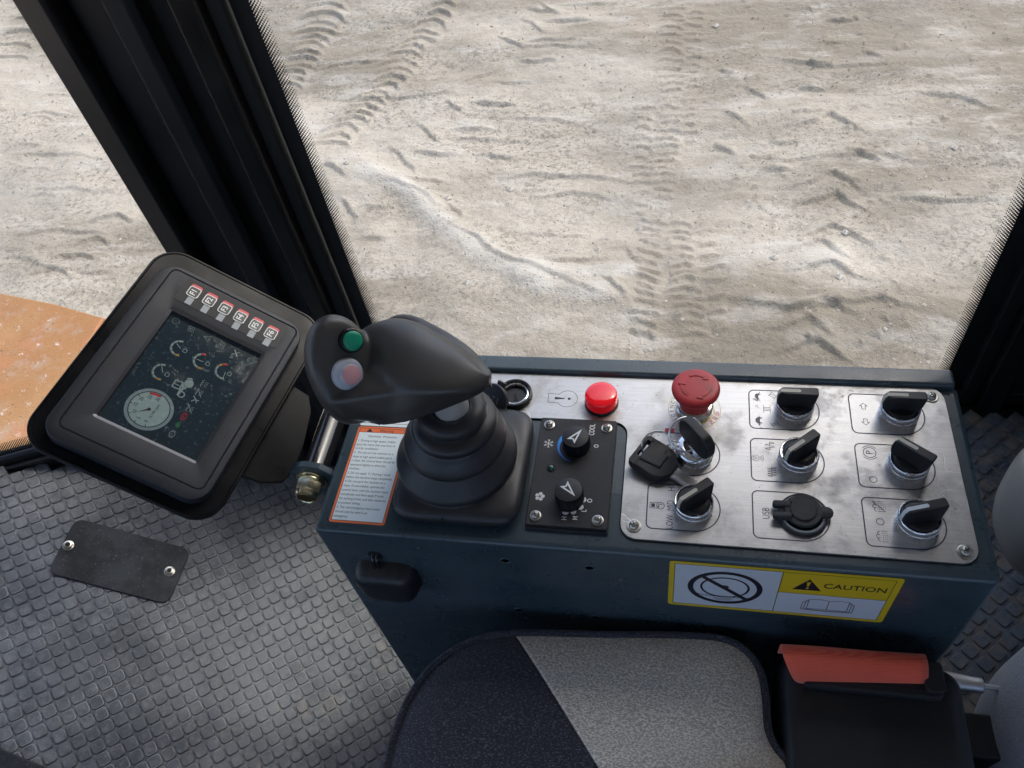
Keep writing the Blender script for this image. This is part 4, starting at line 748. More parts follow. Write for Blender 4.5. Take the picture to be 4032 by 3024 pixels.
mb = MB(); T = Matrix.Translation((185.4, 67.6, 5)); mb.lathe([(4.3, .02), (3.6, .12), (2.6, .14)], 0, T, 32, (False, False)); mb.lathe([(2.6, .1), (2.4, 1.2), (1.6, 1.9), (.5, 2.2)], 1, T, 24); mb.build('indicator_light', ['cabin2', 'led'], cl)
mb = MB(); z = 5.06; kw = dict(align='CENTER')
mb.text('COOL', 214.8, 107.2, 6.4, z, 90, 0, None, 'CENTER', .62, .02); mb.text('O', 219.6, 91.2, 5.2, z, 90, 0, None, 'CENTER', .8, .02)
for x, y, a, ch, tx, ty in ((214.9, 40.7, 0, 'O', 219.0, 40.2), (213.2, 33.4, -32, 'L', 215.4, 31.0), (207.6, 28.7, -64, 'M', 209.3, 24.2), (201.2, 27.6, -92, 'H', 201.0, 23.3)):
    T = Matrix.Translation((x, y, z)) @ Matrix.Rotation(rad(a), 4, 'Z'); mb.poly(arc(-1.2, 0, 2.5, -90, 90, 10), 0, 0, T); mb.text(ch, tx, ty, 5.4, z, 90, 0, None, 'CENTER', .85, .02)
T = Matrix.Translation((180.4, 91.2, z))
for k in range(6):
    a = rad(60 * k + 30); u = Vector((math.cos(a), math.sin(a))); v_ = Vector((-u.y, u.x)); mb.stroke([(0, 0), tuple(u * 3.9)], .55, 0, 0, T)
    for q in (2.0, 3.1): mb.stroke([tuple(u * q), tuple(u * (q + .9) + v_ * .9)], .4, 0, 0, T); mb.stroke([tuple(u * q), tuple(u * (q + .9) - v_ * .9)], .4, 0, 0, T)
T = Matrix.Translation((179.6, 41.1, z))
for k in range(5):
    a = 72 * k; q = [(.5 * math.cos(rad(a)), .5 * math.sin(rad(a)))] + arc(2.4 * math.cos(rad(a + 8)), 2.4 * math.sin(rad(a + 8)), 1.55, a - 95, a + 100, 9); mb.poly(q, 0, 0, T)
q = []; n_ = 24
for i in range(n_ + 1): a = 128 + 134 * i / n_; q.append((203.6 + 16 * math.cos(rad(a)), 90.6 + 16 * math.sin(rad(a)), z))
for i in range(n_ + 1): a = 128 + 134 * i / n_; rr_ = 12.4 + 3.5 * (i / n_) ** 1.1; q.append((203.6 + rr_ * math.cos(rad(a)), 90.6 + rr_ * math.sin(rad(a)), z))
ml = MB(); ml.add(q, [(i, i + 1, n_ + 2 + i, n_ + 1 + i) for i in range(n_)], 0); ml.build('cooling_scale', 'blueink', cl); mb.build('panel_lettering', 'white', cl)

# ---- warning sticker on the console top
mb = MB(); mb.prism(rrect(11.3, 8.2, 58.6, 102.4, 2.2), .03, .16, 0, 0); mb.poly(rrect(13.3, 10.2, 56.6, 96.2, .4), .2, 1); mb.stroke(rrect(13.3, 10.2, 56.6, 100.6, .3, 2), .35, .24, 3, None, True); mb.stroke([(13.4, 96.4), (56.5, 96.4)], .3, .24, 3)
mb.prism(rrect(11.3, 103.4, 58.6, 150, 2.2), .03, .16, 0, 2); mb.stroke(rrect(13.6, 106.4, 55.8, 147, .3, 2), .35, .22, 3, None, True)
ws_ = mb.build('warning_sticker', ['orange', 'sticker_paper', 'sticker_paper', 'ink'], con)
mb = MB(); z = .26
LN = ['1. Driving at high speed  (rabbit', 'gear) for more than one hour is', 'strictly  prohibited.', '2.  Do not run the machine on a', 'slope at high speed (rabbit gear),', 'a slope, the control lever should be', 'operated slightly to drive the', 'machine.', '3. Do not apply  P ( Parking ) knob', 'before the machine stops completely.', '4. Do not park the machine on a', 'slope. If unavoidable, operate the', 'control lever until the machine stops', 'completely, and then apply P knob', 'for parking brake, and take measures', 'to prevent sliding.', '5. The red emergency stop button', 'should only be used in an', 'emergency.']
YY = [87.4, 83.4, 79.5, 75.2, 71, 67.1, 62.9, 59, 54.6, 50.6, 46.6, 42.4, 38.2, 34.1, 30.1, 26.1, 22.0, 17.9, 13.8]
for tx, y in zip(LN, YY): mb.text(tx, 14.4, y, 3.1, z, 0, 0, None, 'LEFT', .86)
mb.text('Operation  Precaution', 35.4, 92.4, 3.2, z, 0, 0, None, 'CENTER', .9); mb.text('Warning', 37.8, 98.4, 3.8, z, 0, 0, None, 'CENTER', .95)
mb.add([(19.6, 96.9, z), (25.0, 96.9, z), (22.3, 100.3, z)], [(0, 1, 2)]); mb.build('sticker_text', ['blackink'], ws_)

# ---- caution sticker on the console front
TF = frame((281, -.22, -82.6), (1, 0, 0), (0, 0, 1), (0, -1, 0)); fz = 1   # slightly lower than the rounded edge
def F(x, z_): return (x - 281, (z_ + 81) * fz + 2)
mb = MB(); mb.prism(rrect(0, 1.5, 162, 78, 3), 0, .12, 0, 0, TF); mb.poly(rrect(4, 5.5, 80.4, 74.2, .3), .16, 1, TF); mb.poly(rrect(81.2, 5.5, 157.2, 40.6, .3), .16, 1, TF)
mb.stroke(rrect(4, 5.5, 157.2, 74.2, .3, 2), .5, .2, 2, TF, True); mb.stroke([(80.8, 5.5), (80.8, 74.2)], .5, .2, 2, TF); mb.stroke([(80.8, 40.8), (157.2, 40.8)], .5, .2, 2, TF)
cs = mb.build('caution_sticker', ['yellow', 'wht_sticker', 'blackink'], con)
mb = MB(); cxs, cys = 42, 39.5
mb.stroke(circ(cxs, cys, 25.6, 60), 4.2, .3, 0, TF, True); mb.stroke([(cxs - 18, cys + 18), (cxs + 18, cys - 18)], 4, .32, 0, TF); mb.stroke(circ(cxs, cys + 1, 17.5, 48, ry=16.5), 1.7, .3, 0, TF, True); mb.poly(circ(cxs, cys + 2, 3, 16), .34, 0, TF)
mb.stroke([(cxs - 22, cys - 13), (cxs - 8, cys - 15), (cxs + 8, cys - 15), (cxs + 21, cys - 14)], .5, .3, 0, TF)
for k in range(15): mb.stroke([(cxs - 21 + 3 * k, cys - 13.6), (cxs - 22.4 + 3 * k, cys - 16)], .4, .3, 0, TF)
for k in range(3): mb.stroke([(cxs - 8 + k, cys - 17.5 - 1.6 * k), (cxs, cys - 18.4 - 1.6 * k), (cxs + 8 - k, cys - 17.5 - 1.6 * k)], .4, .3, 0, TF)
mb.poly([(90, 48), (110.4, 48), (100.2, 66)], .3, 0, TF); mb.poly([(98.9, 61.5), (101.5, 61.5), (100.8, 54.5), (99.6, 54.5)], .4, 1, TF); mb.poly(circ(100.2, 51.6, 1.2, 12), .4, 1, TF)
mb.text('CAUTION', 132.6, 57, 11.2, .3, 0, 0, TF, 'CENTER', .86, .004)
def bk(p_, w=.5): mb.stroke([(a + 119, b + 24) for a, b in p_], w, .3, 0, TF)
bk([(0, 7.6), (0, -8)]); bk([(0, 7.6), (-6, 9.6), (-14.5, 8.6), (-14.5, -8.2), (-6, -7), (0, -8), (6, -7), (14.5, -8.2), (14.5, 8.6), (6, 9.6), (0, 7.6)])
for q in (2, 4): bk([(-14.5, 8.6 - q * .8), (-14.5 - q, 8 - q), (-14.5 - q, -8.2 - q * .4), (-6, -8.4 - q * .5), (0, -9 - q * .5), (6, -8.4 - q * .5), (14.5 + q, -8.2 - q * .4), (14.5 + q, 8 - q), (14.5, 8.6 - q * .8)], .45)
mb.build('sticker_print', ['blackink', 'yellow'], cs)

# ---- black cable box on the console front, threaded holes
mb = MB(); R = []
for yy, ins in ((0, -1.5), (-6, -.5), (-11, .6), (-15, 3), (-17.5, 7), (-18.2, 12)):
    q = rrect(20.5 + ins, -96 + ins, 73 - ins, -49 - ins, [max(2, 14 - ins), max(2, 12 - ins), max(2, 18 - ins), max(2, 18 - ins)], 6); R.append([(a, yy, b) for a, b in q])
mb.rings(R, 0, None); mb.prism([(0, 0), (16, 0), (16, 6), (0, 6)], 0, 2.4, .8, 0, frame((37, -9, -53), (1, 0, 0), (0, -.7, -.7), (0, -.7, .7)))
bxo = mb.build('cable_box', 'black', con)
mb = MB()
for dx in (0, 3.4): mb.tube([(41.5 + dx, 6, -36), (41.5 + dx, -1.5, -36.5), (41.5 + dx, -4.5, -40), (41.5 + dx, -5.5, -48), (41.5 + dx, -6, -54)], 1.5, 10)
mb.build('cable', 'gloss', bxo)
mb = MB(); T0 = frame((0, 0, 0), (1, 0, 0), (0, 0, 1), (0, -1, 0)); mb.lathe([(6.4, .06), (6.2, .1)], 0, T0 @ Matrix.Translation((43.5, -36.5, 0)), 32)
mb.build('cable_hole', 'cabin2', con)
for x, z in ((154, -27.6), (220.6, -28.2), (153.4, -123.1), (220.8, -123.6)):
    mb = MB(); mb.lathe([(4.6, .02), (4.3, .5), (3.2, .5), (2.9, .1)], 0, T0 @ Matrix.Translation((x, z, 0)), 28, (False, False)); mb.lathe([(2.9, .12), (2.7, .12)], 1, T0 @ Matrix.Translation((x, z, 0)), 20); mb.build('threaded_hole', ['teal', 'cabin2'], con)
# ---- hinge lug on the left end
mb = MB(); T1 = frame((0, 59.5, 0), (1, 0, 0), (0, 0, 1), (0, -1, 0))
q = arc(-22, -12, 18.5, 250, 88, 18) + [(-10, 4.5), (0, -6), (5, -18), (5, -60), (-6, -52)]
mb.prism(q[::-1], 0, 6, 1, 0, T1); mb.build('hinge_lug', 'teal', con)

# ================================================================ CONTROL LEVER
lv = thing('control_lever', 'black control lever with ribbed rubber boot and palm grip holding two thumb buttons', 'control lever', (115, 65, 0))
mb = MB()
def sq(cx, cy, hx, hy, r, z, n=48):
    """rounded square ring with n points that can bridge to a circle"""
    out = []
    for i in range(n):
        a = 2 * math.pi * i / n; c, s = math.cos(a), math.sin(a)
        if r >= 1: out.append((cx + hx * c, cy + hy * s, z)); continue
        e = 2 / (2 + (1 - r) * 7); f = (abs(c) ** (2 / e * 1) + abs(s) ** (2 / e)) ** (-e / 2) if False else 1 / ((abs(c) ** (2 / e) + abs(s) ** (2 / e)) ** (e / 2))
        out.append((cx + hx * c * f, cy + hy * s * f, z))
    return out
R = [sq(115, 65.5, 52.5, 55.5, .15, .4), sq(115, 65.5, 52.3, 55.2, .15, 8), sq(115, 65.5, 51, 53.8, .2, 13), sq(114.6, 65.5, 47, 49.5, .35, 15.5), sq(113, 65.5, 45.5, 47, .7, 16.2)]
def ringc(cx, cy, r, z): return sq(cx, cy, r, r, 1, z)
prof = [(111, 66, 46.5, 17.5), (110.5, 66, 49.2, 20), (110.5, 66, 49.4, 23), (110.8, 66, 48.0, 26), (111.5, 66, 44.5, 30), (112.5, 66, 40.2, 35), (113, 66, 37, 38.8), (113.2, 66, 36.8, 40.6),
        (113.2, 66, 40.6, 43), (113.4, 66, 41.1, 46), (113.6, 66, 39.8, 49.4), (114.4, 65.5, 36.6, 53.5), (115.4, 65.2, 33.6, 57.5), (116, 65, 30, 60.4), (116.3, 65, 29.9, 62), (116.6, 65, 33.3, 64.4), (117, 65, 33.8, 67.5),
        (117.2, 65, 32.6, 70.6), (117.5, 64.6, 29, 73.2), (117.8, 64.4, 24.8, 74.6), (118, 64.3, 23.4, 75.8), (118, 64.2, 26.2, 77), (118.2, 64, 26.9, 80), (118.4, 64, 26.0, 84), (118.6, 63.8, 23.5, 87.2), (118.8, 63.6, 19, 88.8), (119, 63.5, 15.8, 89), (119, 63.5, 14.3, 88), (119, 63.5, 13.4, 85)]
R += [ringc(*p_) for p_ in prof]
mb.rings(R, 0, None, (True, True)); o = mb.build('rubber_boot', 'rubber', lv, auto=70, sub=1)
mb = MB(); mb.tube([(107.6, 10.2, 2), (107.6, 9.7, 9), (107.8, 11.6, 13.4)], .5, 6); mb.build('boot_seam', 'cabin2', lv)
mb = MB(); mb.lathe([(13.0, 78), (13.0, 118)], 0, Matrix.Translation((119.6, 63, 0)), 48); mb.build('shaft_collar', 'collar', lv)
def add_remesh(o, vox, it):
    r = o.modifiers.new('remesh', 'REMESH'); r.mode = 'VOXEL'; r.voxel_size = vox * .001; r.use_smooth_shade = True
    s = o.modifiers.new('smooth', 'SMOOTH'); s.factor = .5; s.iterations = it
def spline(keys, n):
    """catmull-rom through rows of numbers"""
    K = np.array(keys, float); out = []; m_ = len(K)
    for q in np.linspace(0, m_ - 1, n):
        i = min(int(q), m_ - 2); t = q - i; p0, p1, p2, p3 = K[max(i - 1, 0)], K[i], K[i + 1], K[min(i + 2, m_ - 1)]
        out.append(.5 * (2 * p1 + (p2 - p0) * t + (2 * p0 - 5 * p1 + 4 * p2 - p3) * t * t + (3 * p1 - p0 - 3 * p2 + p3) * t ** 3))
    return out
hm = MB()
# palm body sections: x, low near y, crease y, crease z, top z, far y
BODY = [(44, 58, 100, 74, 118, 128, 104), (58, 46, 95, 73, 125, 137, 112), (70, 39.5, 96, 66, 129, 139, 117.5), (82, 38, 99, 55.5, 131.5, 139.5, 118), (94, 37.5, 103, 50.5, 132, 139, 114.5), (107, 41, 105.5, 48, 131.5, 137, 107.5), (120, 45.5, 107, 47.5, 130, 134.5, 100.5), (133, 51.5, 108, 49.5, 127.5, 131.5, 93), (143, 57, 109, 54, 124, 127.5, 85), (149.5, 62, 110.5, 60, 120.5, 123.5, 78), (153, 67, 112, 66.5, 117.5, 119.5, 73)]
R = []
for x, yl, zl, yc, zc, zt, yf in spline(BODY, 44):
    P_ = [(yl + 1, zl), (yl - .5, zl + 4), ((yl + yc) / 2 - 2, (zl + 4 + zc) / 2 + 1), (yc + 1, zc), ((yc + yf) / 2, zt), (yf - 12, zt - 4), (yf - 3, 119.5), (yf, 115), (yf - 9, 109), ((yl + yf) / 2, min(zl + 3, 105))]
    m_ = len(P_); ring = []
    for i in range(m_):
        p0, p1, p2, p3 = [np.array(P_[(i + k) % m_]) for k in (-1, 0, 1, 2)]
        for k in range(5):
            t = k / 5; q = .5 * (2 * p1 + (p2 - p0) * t + (2 * p0 - 5 * p1 + 4 * p2 - p3) * t * t + (3 * p1 - p0 - 3 * p2 + p3) * t ** 3); ring.append((x, q[0], q[1]))
    R.append(ring)
hm.rings(R)
# far rim that flares out beside the palm rest
RIM = [(60, 106, 118), (67, 114.5, 120), (76, 118.5, 120.2), (86, 117.5, 119.2), (98, 112, 118.2), (112, 104.5, 117.4), (126, 95, 116.6), (136, 87.5, 116.2), (143, 81, 116)]
hm.tube([tuple(p_) for p_ in spline(RIM, 30)], [2.6 + 2.4 * math.sin(math.pi * min(1, min(i, 29 - i) / 7) / 2) for i in range(30)], 14)
# thumb head: thick oval disc that stands against the left end
hn = Vector((.70, -.50, .52)).normalized(); hu = Vector((-.12, .50, .86)); hu = (hu - hn * hu.dot(hn)).normalized(); hr = hu.cross(hn)
HC = Vector((43, 64, 127)) + hr * 2.6 + hu * 1.2; TH = frame(HC, hr, hu, hn)
R = []
for z_, k in ((-17, .55), (-15, .78), (-10, .95), (-4, 1.0), (2, 1.0), (6, .97), (8.6, .90), (9.8, .78)):
    ring = []
    for i in range(48):
        a = 2 * math.pi * i / 48; c, s = math.cos(a), math.sin(a)
        e_ = 2.0 if s > 0 else 2.5; f = (abs(c) ** e_ + abs(s) ** e_) ** (-1 / e_); hy = 37.5 if s > 0 else 45
        ring.append((24.6 * c * f * k + (0 if s > 0 else 3.5 * (-s)), hy * s * f * k, z_))
    R.append(ring)
hm.rings(R, 0, TH)
import bmesh
hp = [TH @ Vector(q) for q in ((-19, -20, 8.5), (-9, -37, 8.5), (6, -43, 8.5), (19, -36, 8.5), (25, -18, 8.5), (23, -4, 7), (-17, -24, -10), (4, -38, -10), (24, -26, -10), (20, 0, -8))]
hp += [Vector(q) for q in ((90, 53, 129), (104, 49.5, 129.5), (120, 48.5, 127.5), (134, 52, 124), (80, 38.5, 98), (94, 37.5, 103), (112, 42.5, 105.5), (130, 50.5, 108), (92, 75, 112), (120, 70, 112))]
bm = bmesh.new(); [bm.verts.new(q) for q in hp]; bmesh.ops.convex_hull(bm, input=bm.verts[:]); bm.verts.index_update()
hm.add([tuple(v.co) for v in bm.verts], [tuple(v.index for v in f.verts) for f in bm.faces]); bm.free()
gr = hm.build('palm_grip', 'grip', lv); add_remesh(gr, 1.2, 26)
def button(name, u, v, mats, prof1, prof2, lift):
    T = TH @ Matrix.Translation((u, v, lift)); mb = MB(); mb.lathe(prof1, 0, T, 40); mb.lathe(prof2, 1, T, 40); return mb.build(name, mats, gr)
button('green_thumb_button', 8.0, 17.0, ['gloss', 'green'], [(9.4, -2), (9.2, 1), (8.6, 4.5), (8.1, 5.6), (7.4, 5.8), (7.2, 5.2)], [(7.1, 4.5), (7.0, 7.2), (6.2, 8.2), (4, 8.7), (1, 8.8)], 8.6)
button('white_thumb_button', -1.0, -5.0, ['milky', 'pink'], [(11.8, -3), (11.6, 0), (11.0, 2.2), (9.2, 3.6), (7.6, 3.7), (7.3, 3.9), (7.2, 7.2), (6.9, 8.2)], [(6.9, 8.0), (6.6, 9.0), (4.5, 9.7), (1, 9.9)], 10.8)

# ================================================================ KEYS
ks = thing('ignition_keys', 'two black-headed ignition keys on a split ring, one standing in the lock', 'keys', (290, 82, 2))
def key(name, T, full=True):
    mb = MB()
    q = rrect(-17, -11.5, 17, 12.5, [9, 9, 9, 9], 5) if not full else [(-17.5, -13), (-13, -14.8), (9, -14.5), (14, -12), (17.5, -6), (17.5, 6), (13, 12.5), (8, 15), (-13, 14.8), (-17.5, 13)]
    mb.rings([[(a, b, -z) for a, b in inset(q, .9)] for z in (4.2,)] + [[(a, b, -3.4) for a, b in q], [(a, b, 3.4) for a, b in q], [(a, b, 4.2) for a, b in inset(q, .9)]], 0, T, smooth=False)
    return mb
# standing key
ax = Vector((.62, -.78, 0)).normalized(); T = frame((297.6, 81.6, 37.5), ax, (0, 0, 1), ax.cross(Vector((0, 0, 1))))
mb = key('k', T, False); mb.poly(rrect(-4, -3, 8, 3, 2.6), 4.3, 1, T); k1 = mb.build('key_head', ['black', 'knob'], ks, bevel=1.4)
mb = MB(); mb.box(-4.2, -27, -1.5, 4.2, -11.8, 1.5, 0, T); mb.box(-5.5, -16, -2.2, 5.5, -11.6, 2.2, 0, T); mb.build('key_blade', 'chrome', ks, bevel=.3)
# key lying on the plate
a_ = rad(-31); T = frame((267.6, 78.3, 8.6), (math.cos(a_), math.sin(a_), -.10), (-math.sin(a_), math.cos(a_), .04), (.10, 0, .995))
mb = MB(); q = [(-16.5, -13), (-13.5, -14.6), (5, -14.6), (12, -11.8), (16.8, -5.4), (16.8, 5), (11, 12.4), (6, 14.6), (-12, 14.4), (-16.5, 12.4)]
hole = [(-14.6, -4.5), (-11.2, -4.5), (-11.2, 9.5), (-14.6, 9.5)]
def platehole(mb, z0, z1, mi=0):
    # split the head into a body and a thin bar so that the slot is a real opening
    body = [(-11.2, -14.6), (5, -14.6), (12, -11.8), (16.8, -5.4), (16.8, 5), (11, 12.4), (6, 14.6), (-11.2, 14.4)]
    mb.prism(body, z0, z1, .8, mi, T); mb.prism([(-17, -12.5), (-14.6, -14.2), (-11.25, -14.6), (-11.25, -6), (-14.4, -6), (-14.4, 10), (-11.25, 10), (-11.25, 14.4), (-14.6, 14), (-17, 12)], z0, z1 - .05, 0, mi, T)
platehole(mb, -4, 3.2); mb.prism([(-10.5, -8.5), (7, -6.2), (7, 6.2), (-10.5, 9)], 3.1, 4.5, .9, 0, T)
mb.stroke(circ(-.5, 1, 4, 24), .5, 4.55, 1, T, True); mb.poly([(-.5, 4.4), (-1.3, 1), (-.5, -.2), (.3, 1)], 4.55, 1, T); mb.stroke([(-.5, .4), (-3.2, -1.6)], .7, 4.55, 1, T); mb.stroke([(-.5, .4), (2.2, -1.6)], .7, 4.55, 1, T)
mb.text('SANY', 11.4, .2, 4.4, 3.26, 90, 1, T, 'CENTER', .8); mb.build('key_head', ['black', 'bezel'], ks)
mb = MB(); mb.box(16, -5.2, -2.0, 40, 4.0, .8, 0, T); mb.box(18, -4.0, .8, 38, -2.8, 1.1, 0, T); mb.build('key_blade', 'wire', ks, bevel=.5)
def ringpts(c, r, n, u, k=48, sq_=1.0):
    c, u = Vector(c), Vector(u).normalized(); n = Vector(n).normalized(); u = (u - n * u.dot(n)).normalized(); v = n.cross(u)
    return [c + u * (r * math.cos(2 * math.pi * i / k)) + v * (r * sq_ * math.sin(2 * math.pi * i / k)) for i in range(k)]
for c_, r_, n_, u_ in (((289.5, 88.5, 31), 13.8, (.35, -.62, .55), (1, 0, 0)), ((289.7, 88.1, 32), 13.6, (.37, -.60, .56), (1, 0, 0)), ((268.4, 89.6, 11), 12.6, (.1, -.75, .65), (1, 0, 0)), ((268.5, 89.2, 12), 12.5, (.12, -.73, .67), (1, 0, 0))):
    mb = MB(); mb.tube(ringpts(c_, r_, n_, u_), .62, 8, closed=True); mb.build('split_ring', 'wire', ks)
mb = MB()
for c_, n_ in (((280.2, 87.6, 19), (1, .2, .3)), ((279.4, 86.4, 17), (.2, 1, .3)), ((281.2, 88.8, 21), (.2, .8, .6))): mb.tube(ringpts(c_, 3.6, n_, (0, 0, 1)), .55, 8, closed=True)
mb.build('ring_link', 'wire', ks)

# ================================================================ DISPLAY MONITOR
MC = Vector((-129.8, 96.4, 59.2)); mw = Vector((.171, .985, .037)).normalized(); mn = Vector((.497, -.119, .86)); mn = (mn - mw * mn.dot(mw)).normalized(); mu = mn.cross(mw)
TM = frame(MC, mw, mu, mn)
mo = thing('display_monitor', 'black tilted operator display showing a round rev counter above its F1 to F6 keys', 'monitor', (-129.8, 96.4, 20))
# bezel with a sunk screen opening
mb = MB()
o0 = rrect(-87.5, -67, 101.5, 70.5, 17, 8); o1 = inset(o0, 2.2); n_ = len(o0)
g0 = rrect(-76.5, -60.8, 97, 61, 6, 8); g1 = inset(g0, .9); w0 = rrect(-57.8, -46.6, 61.2, 43.4, 3.2, 8); w1 = inset(w0, 2.8)
L = lambda q, z: [(a, b, z) for a, b in q]
R = [L(o0, -11), L(o0, -2.2), L(inset(o0, .7), -.6), L(o1, 0), L(inset(g0, -.8), 0), L(g0, -.9), L(g1, 0), L(inset(w0, -.8), 0), L(w0, -.4)]
mb.rings(R, 0, TM, (True, False)); mb.rings([L(w0, -.4), L(inset(w0, 2.6), -1.3), L(inset(w0, 3.0), -5.2)], 1, TM, (False, False)); M['edge'] = mat('bezel_edge', (.045, .045, .05), .16, spec=1); bz = mb.build('bezel', ['bezel', 'edge'], mo, auto=30)
mb = MB(); b0 = rrect(-97.5, -81, 123, 84.2, 25, 10)
mb.rings([L(inset(b0, 1.5), -17), L(b0, -15.8), L(b0, -11.8), L(inset(b0, .8), -10.9), L(inset(b0, 2), -10.9), L(inset(b0, 3), -11.6), L(inset(b0, 11), -11.8)], 0, TM); mb.build('back_plate', 'dusty_gloss', mo, auto=30)
# screen with its picture
M['lcd'] = mat('lcd_glass', (.008, .013, .018), .14); g = G(M['lcd']); sp = g.math('MULTIPLY', g.ramp(g.noise(240, 4, .75), .56, .7), .6)
sm = g.ramp(g.noise(34, 5, .7), .42, .75, 0, .5); ed = g.node('ShaderNodeTexVoronoi', feature='DISTANCE_TO_EDGE'); ed.inputs['Scale'].default_value = 150; g.lk(g.obj, ed.inputs[0])
rg = g.math('MULTIPLY', g.ramp(ed.outputs['Distance'], .0, .07, .4, 0), g.ramp(g.noise(90, 3), .6, .72))
c = g.mix(g.math('MULTIPLY', sp, .45), (.014, .023, .031), (.15, .2, .23)); c = g.mix(g.math('MULTIPLY', sm, .18), c, (.05, .075, .09)); c = g.mix(rg, c, (.12, .17, .19)); g.col(c)
g.rough(g.ramp(g.math('ADD', sp, sm), 0, 1, .1, .45)); g.b.inputs['Emission Color'].default_value = (.05, .10, .13, 1); g.b.inputs['Emission Strength'].default_value = .02
def lit(name, col, e):
    m = mat(name, col, .3); g = G(m); b = m.node_tree.nodes['Principled BSDF']; b.inputs['Emission Color'].default_value = (*col, 1); b.inputs['Emission Strength'].default_value = e
    g.rough(g.ramp(g.noise(200, 4, .7), .5, .7, .12, .45)); return m
M['dial'] = lit('dial_face', (.19, .25, .245), .08); M['dialrim'] = lit('dial_rim', (.15, .2, .21), .06); M['lcdwhite'] = lit('screen_white', (.165, .215, .21), .06); M['lcddim'] = lit('screen_dim', (.09, .125, .13), .06)
M['lcdred'] = lit('screen_red', (.30, .02, .03), .1); M['lcdgreen'] = lit('screen_green', (.02, .10, .04), .06); M['lcdamber'] = lit('screen_amber', (.25, .15, .04), .08)
mb = MB(); mb.prism(rrect(-59.5, -48.5, 63, 45.3, 2), -6.4, -5.4, 0, 0, TM); scr_ = mb.build('screen', 'lcd', mo)
mb = MB(); zz = -5.3
# parallax of the sunk glass: picture measured on the bezel plane, shifted to the glass plane
DU, DV = -.4, 2.6
def U(u, v): return (u + DU, v + DV)
cx, cy = U(-30.4, 7.9); k = 1.0
mb.poly(circ(cx, cy, 19.0, 64), zz, 1, TM); mb.poly(circ(cx, cy, 16.4, 64), zz + .03, 5, TM); mb.poly(circ(cx, cy, 15.6, 64), zz + .06, 0, TM)
for i, n_ in enumerate(('0', '5', '10', '15', '20', '25', '30')):
    a = 199 - i * 34.5; u = Vector((math.cos(rad(a)), math.sin(rad(a)))); mb.stroke([(cx + u.x * 13.6, cy + u.y * 13.6), (cx + u.x * 16.2, cy + u.y * 16.2)], .6, zz + .09, 5, TM)
    mb.text(n_, cx + u.x * 11, cy + u.y * 11, 4.2, zz + .09, 0, 5, TM, 'CENTER', .85, .01)
q = arc(cx, cy, 14.4, 26, -8, 12); mb.stroke(q, 2.0, zz + .08, 3, TM)
a = rad(134); u = Vector((math.cos(a), math.sin(a))); v_ = Vector((-u.y, u.x)); c_ = Vector((cx, cy))
mb.poly([tuple(c_ + v_ * .9), tuple(c_ + u * 9.5), tuple(c_ - v_ * .9)], zz + .12, 5, TM); mb.poly(circ(cx, cy, 1.5, 16), zz + .13, 5, TM); mb.text('X100 rpm', cx + .4, cy - 4.6, 3.5, zz + .09, 0, 5, TM, 'CENTER', .95, .01)
# four small gauges (centre u, v, fill colours)
for (gu, gv, endc, ra) in ((31.3, 15.6, 4, 0), (4.2, 16.6, 4, 0), (29.6, -6.4, 4, 0), (30.0, -26.6, 4, 0)):
    gx, gy = U(gu, gv)
    for j in range(6):
        a0 = 205 - j * 34; mi = 2
        if j == 0 and gv > -20: mi = 4
        if j == 5 and gv < 0: mi = 3 if gv > -20 else 3
        if j == 4 and gv < -20: mi = 4
        mb.stroke(arc(gx, gy, 6.9, a0, a0 - 30, 6), 1.5, zz + .05, mi, TM)
    mb.stroke(arc(gx, gy, 8.0, 208, 2, 20), .25, zz + .05, 6, TM)
    an = rad({31.3: 62, 4.2: 38, 29.6: 95, 30.0: 190}[gu]); mb.stroke([(gx, gy - 1), (gx + 6 * math.cos(an), gy - 1 + 6 * math.sin(an))], .6, zz + .07, 2, TM)
    mb.stroke(rrect(gx - 1.6, gy - 6.4, gx + 1.4, gy - 3.2, .4, 2), .5, zz + .05, 2, TM, True); mb.stroke([(gx + 1.6, gy - 4), (gx + 2.8, gy - 5.4), (gx + 2.6, gy - 3)], .4, zz + .05, 6, TM)
for tx, u, v, s_ in (('1411.0   H', -2.6, 35.4, 3.3), ('10', 38.4, -12, 2.4), ('40', 22.4, -30.4, 2.2), ('°C', 29.6, -32.4, 2.4), ('F', 12.0, 10.4, 2.4)):
    x, y = U(u, v); mb.text(tx, x, y, s_, zz + .05, 0, 6, TM, 'CENTER', .9)
# roller pictogram
x0, y0 = U(0.5, -5.2)
def pg(pts, mi=2, dz=.05): mb.poly([(x0 + a, y0 + b) for a, b in pts], zz + dz, mi, TM)
pg([(-1, -2.5), (9.6, -3.2), (10.6, -1.6), (9.2, 1.2), (4.2, 1.8), (3.4, 3), (-1, 2.6)]); pg([(-10, -1.6), (-2, -1), (-1, -2.6), (-1, .6), (-3.5, 1.8), (-9, 1.4)]); pg(circ(-7, -1.8, 3.1, 24)); pg(circ(-7, -1.8, 2.0, 24), 7, .08); pg([(-9.8, -.6), (-4, -.6), (-3, 1.2), (-9, 1.2)], 2, .1)
pg(circ(4.8, -2.2, 3.9, 28), 2, .12); mb.stroke([(x0 + a, y0 + b) for a, b in circ(4.8, -2.2, 4.0, 28)], .35, zz + .14, 7, TM, True)
mb.stroke([(x0 + a, y0 + b) for a, b in [(-3.6, 2), (-4, 8.2), (2.6, 8.6), (3.4, 2.4)]], 1.0, zz + .06, 2, TM, True); mb.stroke([(x0 - .6, y0 + 2), (x0 - .6, y0 + 8.4)], .6, zz + .06, 2, TM)
